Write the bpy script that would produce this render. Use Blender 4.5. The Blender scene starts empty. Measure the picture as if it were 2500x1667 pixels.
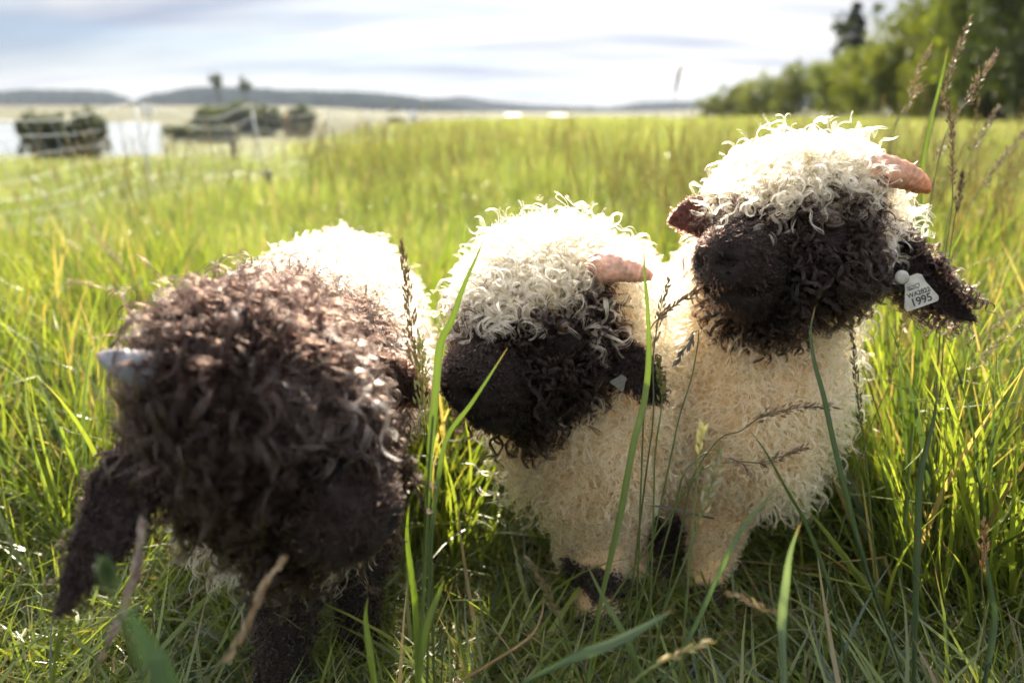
import bpy, math, random
import numpy as np
from mathutils import Vector, Matrix

S = bpy.context.scene
C = S.collection
rng = np.random.default_rng(7)
random.seed(7)
R = math.radians

# ------------------------------------------------------------------ camera
CAMZ, LENS, PITCH = 0.80, 28.0, 16.05
cam_d = bpy.data.cameras.new('camera')
cam = bpy.data.objects.new('camera', cam_d)
C.objects.link(cam)
cam.location = (0, 0, CAMZ)
cam.rotation_euler = (R(90 - PITCH), 0, 0)
cam_d.lens = LENS
cam_d.sensor_width = 36
cam_d.clip_start = 0.02
cam_d.clip_end = 12000
cam_d.dof.use_dof = True
cam_d.dof.focus_distance = 1.0
cam_d.dof.aperture_fstop = 2.6
cam_d.dof.aperture_blades = 0
S.camera = cam

# ------------------------------------------------------------------ light
HAZE = 0.000095
SKX, SKY = 12.3, 9.9
SUN_EL, SUN_AZ = 34.0, 2.0      # azimuth from +Y towards +X
sv = Vector((math.sin(R(SUN_AZ)) * math.cos(R(SUN_EL)), math.cos(R(SUN_AZ)) * math.cos(R(SUN_EL)), math.sin(R(SUN_EL))))
sd = bpy.data.lights.new('sun', 'SUN')
sd.energy = 2.9
sd.angle = R(0.53)
sd.color = (1.0, 0.88, 0.68)
sun = bpy.data.objects.new('sun', sd)
sun.rotation_euler = sv.to_track_quat('Z', 'Y').to_euler()
sun.location = (0, 5, 20)
C.objects.link(sun)

w = bpy.data.worlds.new('World')
S.world = w
w.use_nodes = True
nt = w.node_tree
nt.nodes.clear()


def N(nt, t, **k):
    n = nt.nodes.new(t)
    for a, b in k.items():
        if a.startswith('i_'):
            n.inputs[a[2:].replace('_', ' ')].default_value = b
        else:
            setattr(n, a, b)
    return n


def lk(nt, a, ai, b, bi):
    nt.links.new(a.outputs[ai], b.inputs[bi])


def ramp(nt, stops, interp='LINEAR'):
    r = nt.nodes.new('ShaderNodeValToRGB')
    e = r.color_ramp.elements
    while len(e) < len(stops):
        e.new(0.5)
    for el, (p, c) in zip(e, stops):
        el.position = p
        el.color = (c, c, c, 1) if isinstance(c, (int, float)) else (*c, 1)
    r.color_ramp.interpolation = interp
    return r


def mathn(nt, op, a=None, b=None, clamp=False):
    m = nt.nodes.new('ShaderNodeMath')
    m.operation = op
    m.use_clamp = clamp
    if a is not None: m.inputs[0].default_value = a
    if b is not None: m.inputs[1].default_value = b
    return m


sky = N(nt, 'ShaderNodeTexSky', sky_type='NISHITA', sun_disc=False, sun_elevation=R(SUN_EL), sun_rotation=R(SUN_AZ),
        air_density=1.0, dust_density=0.6, ozone_density=1.5, altitude=0)
tc = N(nt, 'ShaderNodeTexCoord')
sep = N(nt, 'ShaderNodeSeparateXYZ')
lk(nt, tc, 'Generated', sep, 0)
# cloud sheet: direction projected on a high plane
zc = mathn(nt, 'MAXIMUM', b=0.0); lk(nt, sep, 'Z', zc, 0)
za = mathn(nt, 'ADD', b=0.17); lk(nt, zc, 0, za, 0)
dx = mathn(nt, 'DIVIDE'); lk(nt, sep, 'X', dx, 0); lk(nt, za, 0, dx, 1)
dy = mathn(nt, 'DIVIDE'); lk(nt, sep, 'Y', dy, 0); lk(nt, za, 0, dy, 1)
cmb = N(nt, 'ShaderNodeCombineXYZ'); lk(nt, dx, 0, cmb, 'X'); lk(nt, dy, 0, cmb, 'Y')
mp = N(nt, 'ShaderNodeMapping'); lk(nt, cmb, 0, mp, 0)
mp.inputs['Rotation'].default_value = (0, 0, R(-14))
mp.inputs['Scale'].default_value = (0.20, 0.62, 1)
mp.inputs['Location'].default_value = (SKX, SKY, 0)
n1 = N(nt, 'ShaderNodeTexNoise'); n1.inputs['Scale'].default_value = 1.1; n1.inputs['Detail'].default_value = 6
n1.inputs['Roughness'].default_value = 0.5; n1.inputs['Distortion'].default_value = 0.6
lk(nt, mp, 0, n1, 'Vector')
cr = ramp(nt, [(0.38, 0.0), (0.56, 1.0)], 'EASE'); lk(nt, n1, 'Fac', cr, 0)
n2 = N(nt, 'ShaderNodeTexNoise'); n2.inputs['Scale'].default_value = 2.3; n2.inputs['Detail'].default_value = 4
lk(nt, mp, 0, n2, 'Vector')
cc = ramp(nt, [(0.38, (1.02, 1.16, 1.47)), (0.58, (2.3, 2.28, 2.2))]); lk(nt, n2, 'Fac', cc, 0)
# thicker veil low in the sky all round
hz = ramp(nt, [(0.0, 0.95), (0.06, 0.80), (0.14, 0.30), (0.6, 0.30)]); lk(nt, zc, 0, hz, 0)
mx = mathn(nt, 'MAXIMUM'); lk(nt, cr, 0, mx, 0)
hm = mathn(nt, 'MULTIPLY', b=0.85); lk(nt, hz, 0, hm, 0); lk(nt, hm, 0, mx, 1)
mix = N(nt, 'ShaderNodeMixRGB'); lk(nt, mx, 0, mix, 'Fac'); sk = N(nt, 'ShaderNodeMixRGB', blend_type='MULTIPLY'); sk.inputs['Fac'].default_value = 1; sk.inputs['Color2'].default_value = (.14, .175, .23, 1); lk(nt, sky, 0, sk, 'Color1'); lk(nt, sk, 0, mix, 'Color1'); lk(nt, cc, 0, mix, 'Color2')
bg = N(nt, 'ShaderNodeBackground'); bg.inputs['Strength'].default_value = 0.102
# thin cloud glows round the sun
dp_ = N(nt, 'ShaderNodeVectorMath', operation='DOT_PRODUCT'); lk(nt, tc, 'Generated', dp_, 0); dp_.inputs[1].default_value = sv
dm = mathn(nt, 'MAXIMUM', b=0.0); lk(nt, dp_, 'Value', dm, 0)
dw = mathn(nt, 'POWER', b=9.0); lk(nt, dm, 0, dw, 0)
dg_ = mathn(nt, 'MULTIPLY_ADD', b=1.1); dg_.inputs[2].default_value = 0.90; lk(nt, dw, 0, dg_, 0)
gm = N(nt, 'ShaderNodeVectorMath', operation='SCALE'); zs = N(nt, 'ShaderNodeMapRange'); zs.inputs['From Min'].default_value = 0.12; zs.inputs['From Max'].default_value = 0.5; zs.inputs['To Min'].default_value = 0.9; zs.inputs['To Max'].default_value = 2.0; lk(nt, zc, 0, zs, 0)  # sky brightened with height above the view, added fill for shaded chests
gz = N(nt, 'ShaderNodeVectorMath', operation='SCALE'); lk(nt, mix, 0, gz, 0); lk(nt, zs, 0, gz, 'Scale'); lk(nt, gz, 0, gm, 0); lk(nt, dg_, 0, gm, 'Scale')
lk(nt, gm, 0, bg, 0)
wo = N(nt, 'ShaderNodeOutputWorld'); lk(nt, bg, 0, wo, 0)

S.view_settings.view_transform = 'Standard'
S.view_settings.look = 'None'
S.view_settings.exposure = 2.28
S.view_settings.gamma = 1
S.view_settings.use_curve_mapping = False
S.render.engine = 'CYCLES'
cy = S.cycles
cy.use_denoising = True
cy.denoiser = 'OPENIMAGEDENOISE'
cy.max_bounces = 12
cy.diffuse_bounces = 4
cy.glossy_bounces = 4
cy.transmission_bounces = 10
cy.transparent_max_bounces = 4
cy.volume_bounces = 0
cy.caustics_reflective = False
cy.caustics_refractive = False
cy.sample_clamp_indirect = 6
cy.use_adaptive_sampling = True
cy.adaptive_threshold = 0.04

# ------------------------------------------------------------------ helpers
TH = R(PITCH)
VD = np.array([0, math.cos(TH), -math.sin(TH)])
VU = np.array([0, math.sin(TH), math.cos(TH)])
VR = np.array([1.0, 0, 0])
FPX = LENS / 36 * 2500
CAM = np.array([0, 0, CAMZ])


def P(u, v, d):
    """world point of a spot seen at photo pixel (u, v), d metres in front of the lens"""
    return CAM + d * (VD + VR * ((u - 1250) / FPX) + VU * ((833.5 - v) / FPX))


K = 2500 / 2352
def Q(u, v, d): return P(u * K, v * K, d)
def nz(v): return v / (np.linalg.norm(v, axis=-1, keepdims=True) + 1e-12)
def sstep(a, b, x):
    t = np.clip((x - a) / (b - a), 0, 1)
    return t * t * (3 - 2 * t)


def tag(o, label=None, cat=None, group=None, kind=None):
    if label: o['label'] = label
    if cat: o['category'] = cat
    if group: o['group'] = group
    if kind: o['kind'] = kind
    return o


def mesh_from(name, V, F, cols=None, smooth=True):
    """V (n,3); F (m,k) array or list of lists; cols (n,3)"""
    me = bpy.data.meshes.new(name)
    V = np.asarray(V, dtype=np.float32)
    if isinstance(F, np.ndarray):
        m, k = F.shape
        me.vertices.add(len(V)); me.vertices.foreach_set('co', V.ravel())
        me.loops.add(m * k); me.loops.foreach_set('vertex_index', F.astype(np.int32).ravel())
        me.polygons.add(m); me.polygons.foreach_set('loop_start', np.arange(0, m * k, k, dtype=np.int32))
        me.update(calc_edges=True)
    else:
        me.from_pydata(V.tolist(), [], F)
    if cols is not None:
        a = me.attributes.new('col', 'FLOAT_COLOR', 'POINT')
        c4 = np.ones((len(V), 4), dtype=np.float32); c4[:, :3] = cols
        a.data.foreach_set('color', c4.ravel())
    if smooth:
        me.polygons.foreach_set('use_smooth', np.ones(len(me.polygons), dtype=bool))
    me.validate()
    return me


def link(name, data, mat=None, parent=None):
    o = bpy.data.objects.new(name, data)
    C.objects.link(o)
    if mat: data.materials.append(mat)
    if parent is not None:
        o.parent = parent
        o.matrix_parent_inverse = Matrix.Translation(-parent.location)
    return o


def empty(name, loc):
    o = bpy.data.objects.new(name, None)
    o.empty_display_size = 0.1
    o.location = loc
    C.objects.link(o)
    return o


class MB:
    """collects quads/tris into one mesh"""
    def __init__(s): s.V = []; s.F = []; s.c = []; s.n = 0
    def add(s, V, F, col=None):
        V = np.asarray(V, float)
        s.V.append(V)
        s.F += [[i + s.n for i in f] for f in F]
        s.c.append(np.tile(col if col is not None else (1, 1, 1), (len(V), 1)) if col is None or np.ndim(col) == 1 else col)
        s.n += len(V)
    def tube(s, pts, rad, k=6, col=None, flat=None, cap=True):
        pts = np.asarray(pts, float); n = len(pts)
        rad = np.broadcast_to(rad, (n,)).astype(float)
        T = nz(np.gradient(pts, axis=0))
        ref = np.array([0, 0, 1.0]) if abs(T[0, 2]) < 0.9 else np.array([1.0, 0, 0])
        if flat is not None: ref = np.asarray(flat[0], float)
        A = nz(np.cross(T, ref)); B = nz(np.cross(T, A))
        fl = 1.0 if flat is None else flat[1]
        ang = np.linspace(0, 2 * math.pi, k, endpoint=False)
        V = pts[:, None] + rad[:, None, None] * (np.cos(ang)[None, :, None] * A[:, None] + fl * np.sin(ang)[None, :, None] * B[:, None])
        V = V.reshape(-1, 3)
        F = [[i * k + j, i * k + (j + 1) % k, (i + 1) * k + (j + 1) % k, (i + 1) * k + j] for i in range(n - 1) for j in range(k)]
        if cap:
            F.append([j for j in range(k)][::-1]); F.append([(n - 1) * k + j for j in range(k)])
        if col is not None and np.ndim(col) == 2: col = np.repeat(col, k, axis=0)
        s.add(V, F, col)
    def box(s, c, h, rz=0, col=None):
        c = np.asarray(c, float); h = np.asarray(h, float)
        V = np.array([[x, y, z] for x in (-1, 1) for y in (-1, 1) for z in (-1, 1)]) * h
        cz, sz = math.cos(rz), math.sin(rz)
        V = V @ np.array([[cz, -sz, 0], [sz, cz, 0], [0, 0, 1]]).T + c
        s.add(V, [[0, 1, 3, 2], [4, 6, 7, 5], [0, 4, 5, 1], [2, 3, 7, 6], [0, 2, 6, 4], [1, 5, 7, 3]], col)
    def mesh(s, name, smooth=True):
        return mesh_from(name, np.concatenate(s.V), s.F, np.concatenate(s.c), smooth)
    def build(s, name, mat, parent=None, smooth=True):
        return link(name, s.mesh(name, smooth), mat, parent)


def spline(pts, n):
    """Catmull-Rom through the rows of pts, any number of columns"""
    pts = np.asarray(pts, float)
    p = np.vstack([2 * pts[0] - pts[1], pts, 2 * pts[-1] - pts[-2]])
    t = np.linspace(0, len(pts) - 1 - 1e-6, n)
    i = t.astype(int); f = (t - i)[:, None]
    a, b, c, d = p[i], p[i + 1], p[i + 2], p[i + 3]
    return 0.5 * (2 * b + (c - a) * f + (2 * a - 5 * b + 4 * c - d) * f ** 2 + (3 * b - a - 3 * c + d) * f ** 3)


# value noise for numpy
_tab = rng.random((64, 64, 64)).astype(np.float32)
def vnoise(X):
    X = np.asarray(X, float)
    i = np.floor(X).astype(int); f = X - i; f = f * f * (3 - 2 * f)
    out = 0
    for a in (0, 1):
        for b in (0, 1):
            for c in (0, 1):
                wgt = (f[..., 0] if a else 1 - f[..., 0]) * (f[..., 1] if b else 1 - f[..., 1]) * (f[..., 2] if c else 1 - f[..., 2])
                out = out + wgt * _tab[(i[..., 0] + a) % 64, (i[..., 1] + b) % 64, (i[..., 2] + c) % 64]
    return out


# ------------------------------------------------------------------ materials
def newmat(name):
    m = bpy.data.materials.new(name)
    m.use_nodes = True
    m.node_tree.nodes.clear()
    o = m.node_tree.nodes.new('ShaderNodeOutputMaterial')
    return m, m.node_tree, o


def plain(name, col, rough=0.7, noise=0.15, nscale=40, bump=0.0, attr=False, sub=0.0, metal=0.0):
    m, t, o = newmat(name)
    p = N(t, 'ShaderNodeBsdfPrincipled')
    p.inputs['Roughness'].default_value = rough
    p.inputs['Metallic'].default_value = metal
    tcn = N(t, 'ShaderNodeTexCoord')
    nn = N(t, 'ShaderNodeTexNoise'); nn.inputs['Scale'].default_value = nscale; nn.inputs['Detail'].default_value = 4
    lk(t, tcn, 'Object', nn, 'Vector')
    rr = ramp(t, [(0.3, 1 - noise), (0.7, 1 + noise)]); lk(t, nn, 'Fac', rr, 0)
    mu = N(t, 'ShaderNodeMixRGB', blend_type='MULTIPLY'); mu.inputs['Fac'].default_value = 1
    if attr:
        at = N(t, 'ShaderNodeAttribute', attribute_name='col'); lk(t, at, 'Color', mu, 'Color1')
    else:
        mu.inputs['Color1'].default_value = (*col, 1)
    lk(t, rr, 0, mu, 'Color2'); lk(t, mu, 0, p, 'Base Color')
    if sub:
        p.inputs['Subsurface Weight'].default_value = sub
        p.inputs['Subsurface Radius'].default_value = (0.02, 0.006, 0.003)
        p.inputs['Subsurface Scale'].default_value = 1.0
    if bump:
        b = N(t, 'ShaderNodeBump'); b.inputs['Strength'].default_value = bump; b.inputs['Distance'].default_value = 0.01
        lk(t, nn, 'Fac', b, 'Height'); lk(t, b, 0, p, 'Normal')
    lk(t, p, 0, o, 0)
    return m


def leafmat(name, trans=0.5, rough=0.45, tint=(1.35, 1.5, 0.55), spec=0.35, rnd=0.25):
    """thin leaf: diffuse front, light coming through, a waxy gloss"""
    m, t, o = newmat(name)
    at = N(t, 'ShaderNodeAttribute', attribute_name='col')
    oi = N(t, 'ShaderNodeObjectInfo')
    hs = N(t, 'ShaderNodeHueSaturation')
    r1 = ramp(t, [(0, 1 - rnd), (1, 1 + rnd)]); lk(t, oi, 'Random', r1, 0)
    lk(t, r1, 0, hs, 'Value'); lk(t, at, 'Color', hs, 'Color')
    d = N(t, 'ShaderNodeBsdfDiffuse'); lk(t, hs, 0, d, 'Color')
    tr = N(t, 'ShaderNodeBsdfTranslucent')
    mu = N(t, 'ShaderNodeMixRGB', blend_type='MULTIPLY'); mu.inputs['Fac'].default_value = 1
    mu.inputs['Color2'].default_value = (*tint, 1)
    lk(t, hs, 0, mu, 'Color1'); lk(t, mu, 0, tr, 'Color')
    ms = N(t, 'ShaderNodeMixShader'); ms.inputs[0].default_value = trans
    lk(t, d, 0, ms, 1); lk(t, tr, 0, ms, 2)
    g = N(t, 'ShaderNodeBsdfGlossy'); g.inputs['Roughness'].default_value = rough
    fr = N(t, 'ShaderNodeLayerWeight'); fp = mathn(t, 'POWER', b=4.0); lk(t, fr, 'Facing', fp, 0)
    fm = mathn(t, 'MULTIPLY_ADD', b=spec); fm.inputs[2].default_value = spec * .12; lk(t, fp, 0, fm, 0)
    m2 = N(t, 'ShaderNodeMixShader'); lk(t, fm, 0, m2, 0); lk(t, ms, 0, m2, 1); lk(t, g, 0, m2, 2)
    lk(t, m2, 0, o, 0)
    return m


def hairmat(name, rough=0.4, radial=0.6, ior=1.5):
    m, t, o = newmat(name)
    at = N(t, 'ShaderNodeAttribute', attribute_name='col')
    h = N(t, 'ShaderNodeBsdfHairPrincipled')
    h.parametrization = 'COLOR'
    lk(t, at, 'Color', h, 'Color')
    h.inputs['Roughness'].default_value = rough; h.inputs['IOR'].default_value = ior
    h.inputs['Radial Roughness'].default_value = radial
    h.inputs['Random Roughness'].default_value = 0.2
    lk(t, h, 0, o, 0)
    return m


M_hair = hairmat('wool_fibre', 0.45, 0.7)
M_dark = hairmat('dark_wool_fibre', 0.32, 0.5, 1.30)
M_skin = plain('wool_base', None, 0.95, 0.2, 90, 0.6, attr=True)
M_horn = plain('horn', None, 0.5, 0.22, 110, 0.35, attr=True, sub=0.5)
M_eye = plain('eye', (0.060, 0.032, 0.018), 0.03, 0.1)
M_pup = plain('pupil', (0.006, 0.005, 0.005), 0.04, 0.05)
M_lid = plain('eyelid', (0.035, 0.025, 0.022), 0.6, 0.1)
M_tag = plain('tag_plastic', (0.37, 0.36, 0.31), 0.55, .25, 90)
M_ink = plain('tag_ink', (0.03, 0.028, 0.026), 0.6, 0.1)
M_grass = leafmat('grass_blade', 0.58, 0.34, (1.50, 1.48, 0.65), 0.38)
M_stem = leafmat('seed_stem', 0.45, 0.45, (1.35, 1.4, 0.6), 0.3)
M_leaf = leafmat('tree_leaf', 0.42, 0.5, (1.4, 1.5, 0.55), 0.2)
M_bark = plain('bark', (0.09, 0.07, 0.055), 0.9, 0.3, 6)

# ------------------------------------------------------------------ terrain
def zground(x, y):
    x = np.asarray(x, float); y = np.asarray(y, float)
    yy = np.maximum(y, 1.0)
    a = x / yy
    B = 12.5 + 80 * sstep(-0.30, 0.10, a)
    drop = np.clip((y - B) / (60 + 90 * sstep(-.3, .2, a)), 0, 1); drop = drop * (2 - drop)
    z = -6.0 * drop * (1 - 0.80 * sstep(0.15, 0.26, a) * (y > 0))
    lag = sstep(135, 160, y) * (1 - sstep(560, 640, y)) * (1 - sstep(-0.445, -0.42, a))
    z = z - 2.5 * lag
    rise = sstep(640, 1500, y)
    z = z + rise * (7 + 11 * (1 - sstep(-0.30, -0.10, a)))
    z = z + 0.03 * (vnoise(np.stack([x * .8, y * .8, 0 * x], -1)) - .5) * (y < 60)
    return z


gs = 300
ty = np.linspace(-1, 1, gs)
def spread(t, k, a): return np.sinh(t * k) / math.sinh(k) * a
ys = np.concatenate([spread(np.linspace(-.55, 0, 30, endpoint=False), 7.5, 6500), spread(np.linspace(0, 1, 270), 7.5, 6500)])
xs = spread(np.linspace(-1, 1, 360), 7.0, 6500)
X, Y = np.meshgrid(xs, ys)
Z = zground(X, Y)
GV = np.stack([X, Y, Z], -1).reshape(-1, 3)
ny, nx = X.shape
ii = (np.arange(ny - 1)[:, None] * nx + np.arange(nx - 1)[None]).ravel()
GF = np.stack([ii, ii + 1, ii + nx + 1, ii + nx], -1)
m, t, o = newmat('field')
p = N(t, 'ShaderNodeBsdfPrincipled'); p.inputs['Roughness'].default_value = 0.9
p.inputs['Specular IOR Level'].default_value = 0.1
geo = N(t, 'ShaderNodeNewGeometry')
sp = N(t, 'ShaderNodeSeparateXYZ'); lk(t, geo, 'Position', sp, 0)
a1 = N(t, 'ShaderNodeTexNoise'); a1.inputs['Scale'].default_value = 0.35; a1.inputs['Detail'].default_value = 7; lk(t, geo, 'Position', a1, 'Vector')
a2 = N(t, 'ShaderNodeTexNoise'); a2.inputs['Scale'].default_value = 0.012; a2.inputs['Detail'].default_value = 3; lk(t, geo, 'Position', a2, 'Vector')
gcol = ramp(t, [(0.3, (0.10, 0.13, 0.025)), (0.5, (0.17, 0.19, 0.04)), (0.7, (0.26, 0.24, 0.08))]); lk(t, a1, 'Fac', gcol, 0)
fcol = ramp(t, [(0.35, (0.09, 0.095, 0.042)), (0.5, (0.13, 0.125, 0.065)), (0.65, (0.17, 0.155, 0.09))]); lk(t, a2, 'Fac', fcol, 0)
fy = N(t, 'ShaderNodeMapRange'); fy.inputs['From Min'].default_value = 60; fy.inputs['From Max'].default_value = 260; lk(t, sp, 'Y', fy, 0)
m1 = N(t, 'ShaderNodeMixRGB'); lk(t, fy, 0, m1, 'Fac'); lk(t, gcol, 0, m1, 'Color1'); lk(t, fcol, 0, m1, 'Color2')
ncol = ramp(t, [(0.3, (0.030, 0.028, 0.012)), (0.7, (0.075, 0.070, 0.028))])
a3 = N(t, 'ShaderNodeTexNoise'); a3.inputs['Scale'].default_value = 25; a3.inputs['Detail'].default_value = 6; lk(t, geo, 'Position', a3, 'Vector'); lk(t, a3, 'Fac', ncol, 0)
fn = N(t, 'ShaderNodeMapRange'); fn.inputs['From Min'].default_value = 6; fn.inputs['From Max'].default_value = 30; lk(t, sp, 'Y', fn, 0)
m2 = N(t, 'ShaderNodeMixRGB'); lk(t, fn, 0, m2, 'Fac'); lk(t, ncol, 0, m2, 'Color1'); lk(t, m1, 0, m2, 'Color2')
lk(t, m2, 0, p, 'Base Color')
bp = N(t, 'ShaderNodeBump'); bp.inputs['Strength'].default_value = 0.5; bp.inputs['Distance'].default_value = 0.3; lk(t, a1, 'Fac', bp, 'Height'); lk(t, bp, 0, p, 'Normal')
lk(t, p, 0, o, 0)
tag(link('ground', mesh_from('ground', GV, GF), m), kind='structure')

# lagoon
m, t, o = newmat('lagoon_water')
p = N(t, 'ShaderNodeBsdfPrincipled'); p.inputs['Base Color'].default_value = (0.24, 0.26, 0.26, 1); p.inputs['Roughness'].default_value = 0.2
wn = N(t, 'ShaderNodeTexNoise'); wn.inputs['Scale'].default_value = 1.2; wn.inputs['Detail'].default_value = 4
geo = N(t, 'ShaderNodeNewGeometry'); lk(t, geo, 'Position', wn, 'Vector')
bp = N(t, 'ShaderNodeBump'); bp.inputs['Strength'].default_value = 0.12; bp.inputs['Distance'].default_value = 0.1; lk(t, wn, 'Fac', bp, 'Height'); lk(t, bp, 0, p, 'Normal')
lk(t, p, 0, o, 0)
tag(link('lagoon_water', mesh_from('lagoon_water', [[-900, 120, -6.6], [-45, 120, -6.6], [-220, 680, -6.6], [-1500, 680, -6.6]], [[0, 1, 2, 3]]), m), kind='structure')

# hills: ridges of forested land
m, t, o = newmat('forested_hill')
p = N(t, 'ShaderNodeBsdfPrincipled'); p.inputs['Roughness'].default_value = 1.0; p.inputs['Specular IOR Level'].default_value = 0
geo = N(t, 'ShaderNodeNewGeometry')
hn = N(t, 'ShaderNodeTexNoise'); hn.inputs['Scale'].default_value = 0.03; hn.inputs['Detail'].default_value = 8; lk(t, geo, 'Position', hn, 'Vector')
hr = ramp(t, [(0.3, (0.022, 0.032, 0.034)), (0.7, (0.05, 0.062, 0.06))]); lk(t, hn, 'Fac', hr, 0); lk(t, hr, 0, p, 'Base Color')  # forest green shifted to blue, distance haze put into the colour
bp = N(t, 'ShaderNodeBump'); bp.inputs['Strength'].default_value = 1; bp.inputs['Distance'].default_value = 12; lk(t, hn, 'Fac', bp, 'Height'); lk(t, bp, 0, p, 'Normal')
lk(t, p, 0, o, 0)
M_hill = m
hills = [
    (1700, [(-420, 222), (-200, 208), (0, 216), (60, 210), (160, 211), (250, 216), (300, 232), (340, 250), (380, 268)]),
    (1500, [(250, 262), (300, 240), (335, 226), (420, 209), (480, 204), (560, 206), (650, 212), (800, 215), (900, 222), (1000, 236), (1060, 247), (1110, 268)]),
    (2400, [(900, 250), (1000, 232), (1060, 226), (1130, 238), (1180, 243), (1260, 249), (1400, 252), (1480, 240), (1560, 238), (1700, 240), (1900, 232), (2300, 228), (2700, 240)]),
]
for d, prof in hills:
    us = np.arange(prof[0][0], prof[-1][0], 3.0)
    tops = np.interp(us, [q[0] for q in prof], [q[1] for q in prof])
    top = np.array([Q(u, v - 4, d) for u, v in zip(us, tops)])
    k = 9
    rows = []
    for j in range(k + 5):
        f = min(j / k, 1.0)
        back = max(0, j - k) / 4
        hgt = math.sin(f * math.pi / 2) ** 0.8 * (1 - back ** 2)
        dist = 1 - 0.10 * (1 - f) + 0.12 * back
        x = top[:, 0] * dist; y = top[:, 1] * dist
        nzs = vnoise(np.stack([us * 0.25, np.full_like(us, j * 1.7), us * 0 + d], -1)) - .5
        z = -8 + (top[:, 2] + 8) * hgt + nzs * (5 if 0 < j else 0)
        if j == k: z = z + (vnoise(np.stack([us * .7, us * 0, us * 0 + d], -1)) - .4) * 5
        rows.append(np.stack([x, y, z], -1))
    V = np.concatenate(rows); n = len(us)
    F = [[j * n + i, j * n + i + 1, (j + 1) * n + i + 1, (j + 1) * n + i] for j in range(k + 4) for i in range(n - 1)]
    tag(link('hill', mesh_from('hill', V, F), M_hill), kind='structure')

hb = MB(); hb.box((0, 1400, 40), (2600, 1500, 55))
hm_, ht, ho = newmat('haze_air')
pv = N(ht, 'ShaderNodeVolumePrincipled'); pv.inputs['Color'].default_value = (0.74, 0.82, 1.0, 1); pv.inputs['Density'].default_value = HAZE; pv.inputs['Anisotropy'].default_value = 0.0
ht.links.new(pv.outputs[0], ho.inputs['Volume'])
tag(hb.build('haze', hm_, None, False), kind='stuff')

# ------------------------------------------------------------------ trees and bushes
def crown_mesh(name, nl, per, size, colA, colB, seed, shape='round', lumps=0.33):
    r = np.random.default_rng(seed)
    c = nz(r.normal(size=(nl, 3))) * r.random((nl, 1)) ** 0.45
    if shape == 'conifer':
        h = r.random(nl) ** 0.8
        rad = (1 - h) * 0.95 * r.random(nl) ** .4 + .03
        an = r.random(nl) * 6.28
        c = np.stack([rad * np.cos(an), rad * np.sin(an), h * 2 - 1], -1)
    keep = r.random(nl) > 0.06
    c = c[keep]; nl = len(c)
    lr = lumps * (0.6 + 0.8 * r.random(nl))
    if shape == 'conifer': lr = lr * (0.5 + 0.7 * (1 - (c[:, 2] + 1) / 2)) * .8
    i = np.repeat(np.arange(nl), per)
    q = nz(r.normal(size=(nl * per, 3))) * r.random((nl * per, 1)) ** 0.5
    if shape == 'conifer': q = q * (1, 1, .35)
    pos = c[i] + q * lr[i][:, None]
    nrm = nz(nz(pos) * .5 + r.normal(size=pos.shape))
    A = nz(np.cross(nrm, r.normal(size=pos.shape))); B = np.cross(nrm, A)
    s = size * (0.5 + r.random(len(pos)))[:, None]
    V = np.stack([pos - A * s, pos + B * s * .55, pos + A * s, pos - B * s * .55], 1).reshape(-1, 3)
    F = np.arange(len(V)).reshape(-1, 4)
    tlum = (r.random(nl)[i] * .6 + r.random(len(pos)) * .4)[:, None]
    col = np.array(colA) * (1 - tlum) + np.array(colB) * tlum
    return mesh_from(name, V, F, np.repeat(col, 4, axis=0), smooth=False)


CR = {
    'light': [crown_mesh('crown', 46, 110, 0.055, (0.09, 0.11, 0.020), (0.21, 0.215, 0.036), 10 + i) for i in range(3)],
    'mid': [crown_mesh('crown', 46, 110, 0.055, (0.07, 0.09, 0.020), (0.15, 0.165, 0.032), 20 + i) for i in range(2)],
    'dark': [crown_mesh('crown', 46, 120, 0.055, (0.024, 0.034, 0.010), (0.055, 0.068, 0.018), 30 + i) for i in range(2)],  # shade on the right-end trees is put into these dark leaf colours
    'conifer': [crown_mesh('crown', 130, 60, 0.045, (0.030, 0.036, 0.026), (0.06, 0.062, 0.045), 40 + i, 'conifer', .22) for i in range(2)],
    'pine': [crown_mesh('crown', 26, 60, 0.08, (0.025, 0.036, 0.024), (0.05, 0.06, 0.035), 50 + i, lumps=.35) for i in range(2)],
    'bush': [crown_mesh('crown', 80, 110, 0.06, (0.03, 0.045, 0.014), (0.08, 0.095, 0.03), 60 + i, lumps=.25) for i in range(2)],
    'rust': [crown_mesh('crown', 40, 90, 0.055, (0.10, 0.05, 0.025), (0.20, 0.12, 0.05), 70, lumps=.3)],
}
for v in CR.values():
    for me in v: me.materials.append(M_leaf)
tmb = MB()
tp = spline([(0, 0, 0), (.03, 0, .35), (-.02, .03, .7), (0, 0, 1)], 8)
tmb.tube(tp, np.linspace(1, .35, 8) * np.array([1.35, 1, 1, 1, 1, 1, 1, 1]) * 0.035, 8)
for a in range(5):
    an = a * 1.3; b = np.array(tp[3 + a % 4])
    tmb.tube(spline([b, b + (math.cos(an) * .12, math.sin(an) * .12, .12), b + (math.cos(an) * .25, math.sin(an) * .25, .3)], 5), np.linspace(.016, .005, 5), 5)
trunk_me = tmb.mesh('trunk'); trunk_me.materials.append(M_bark)


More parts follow.
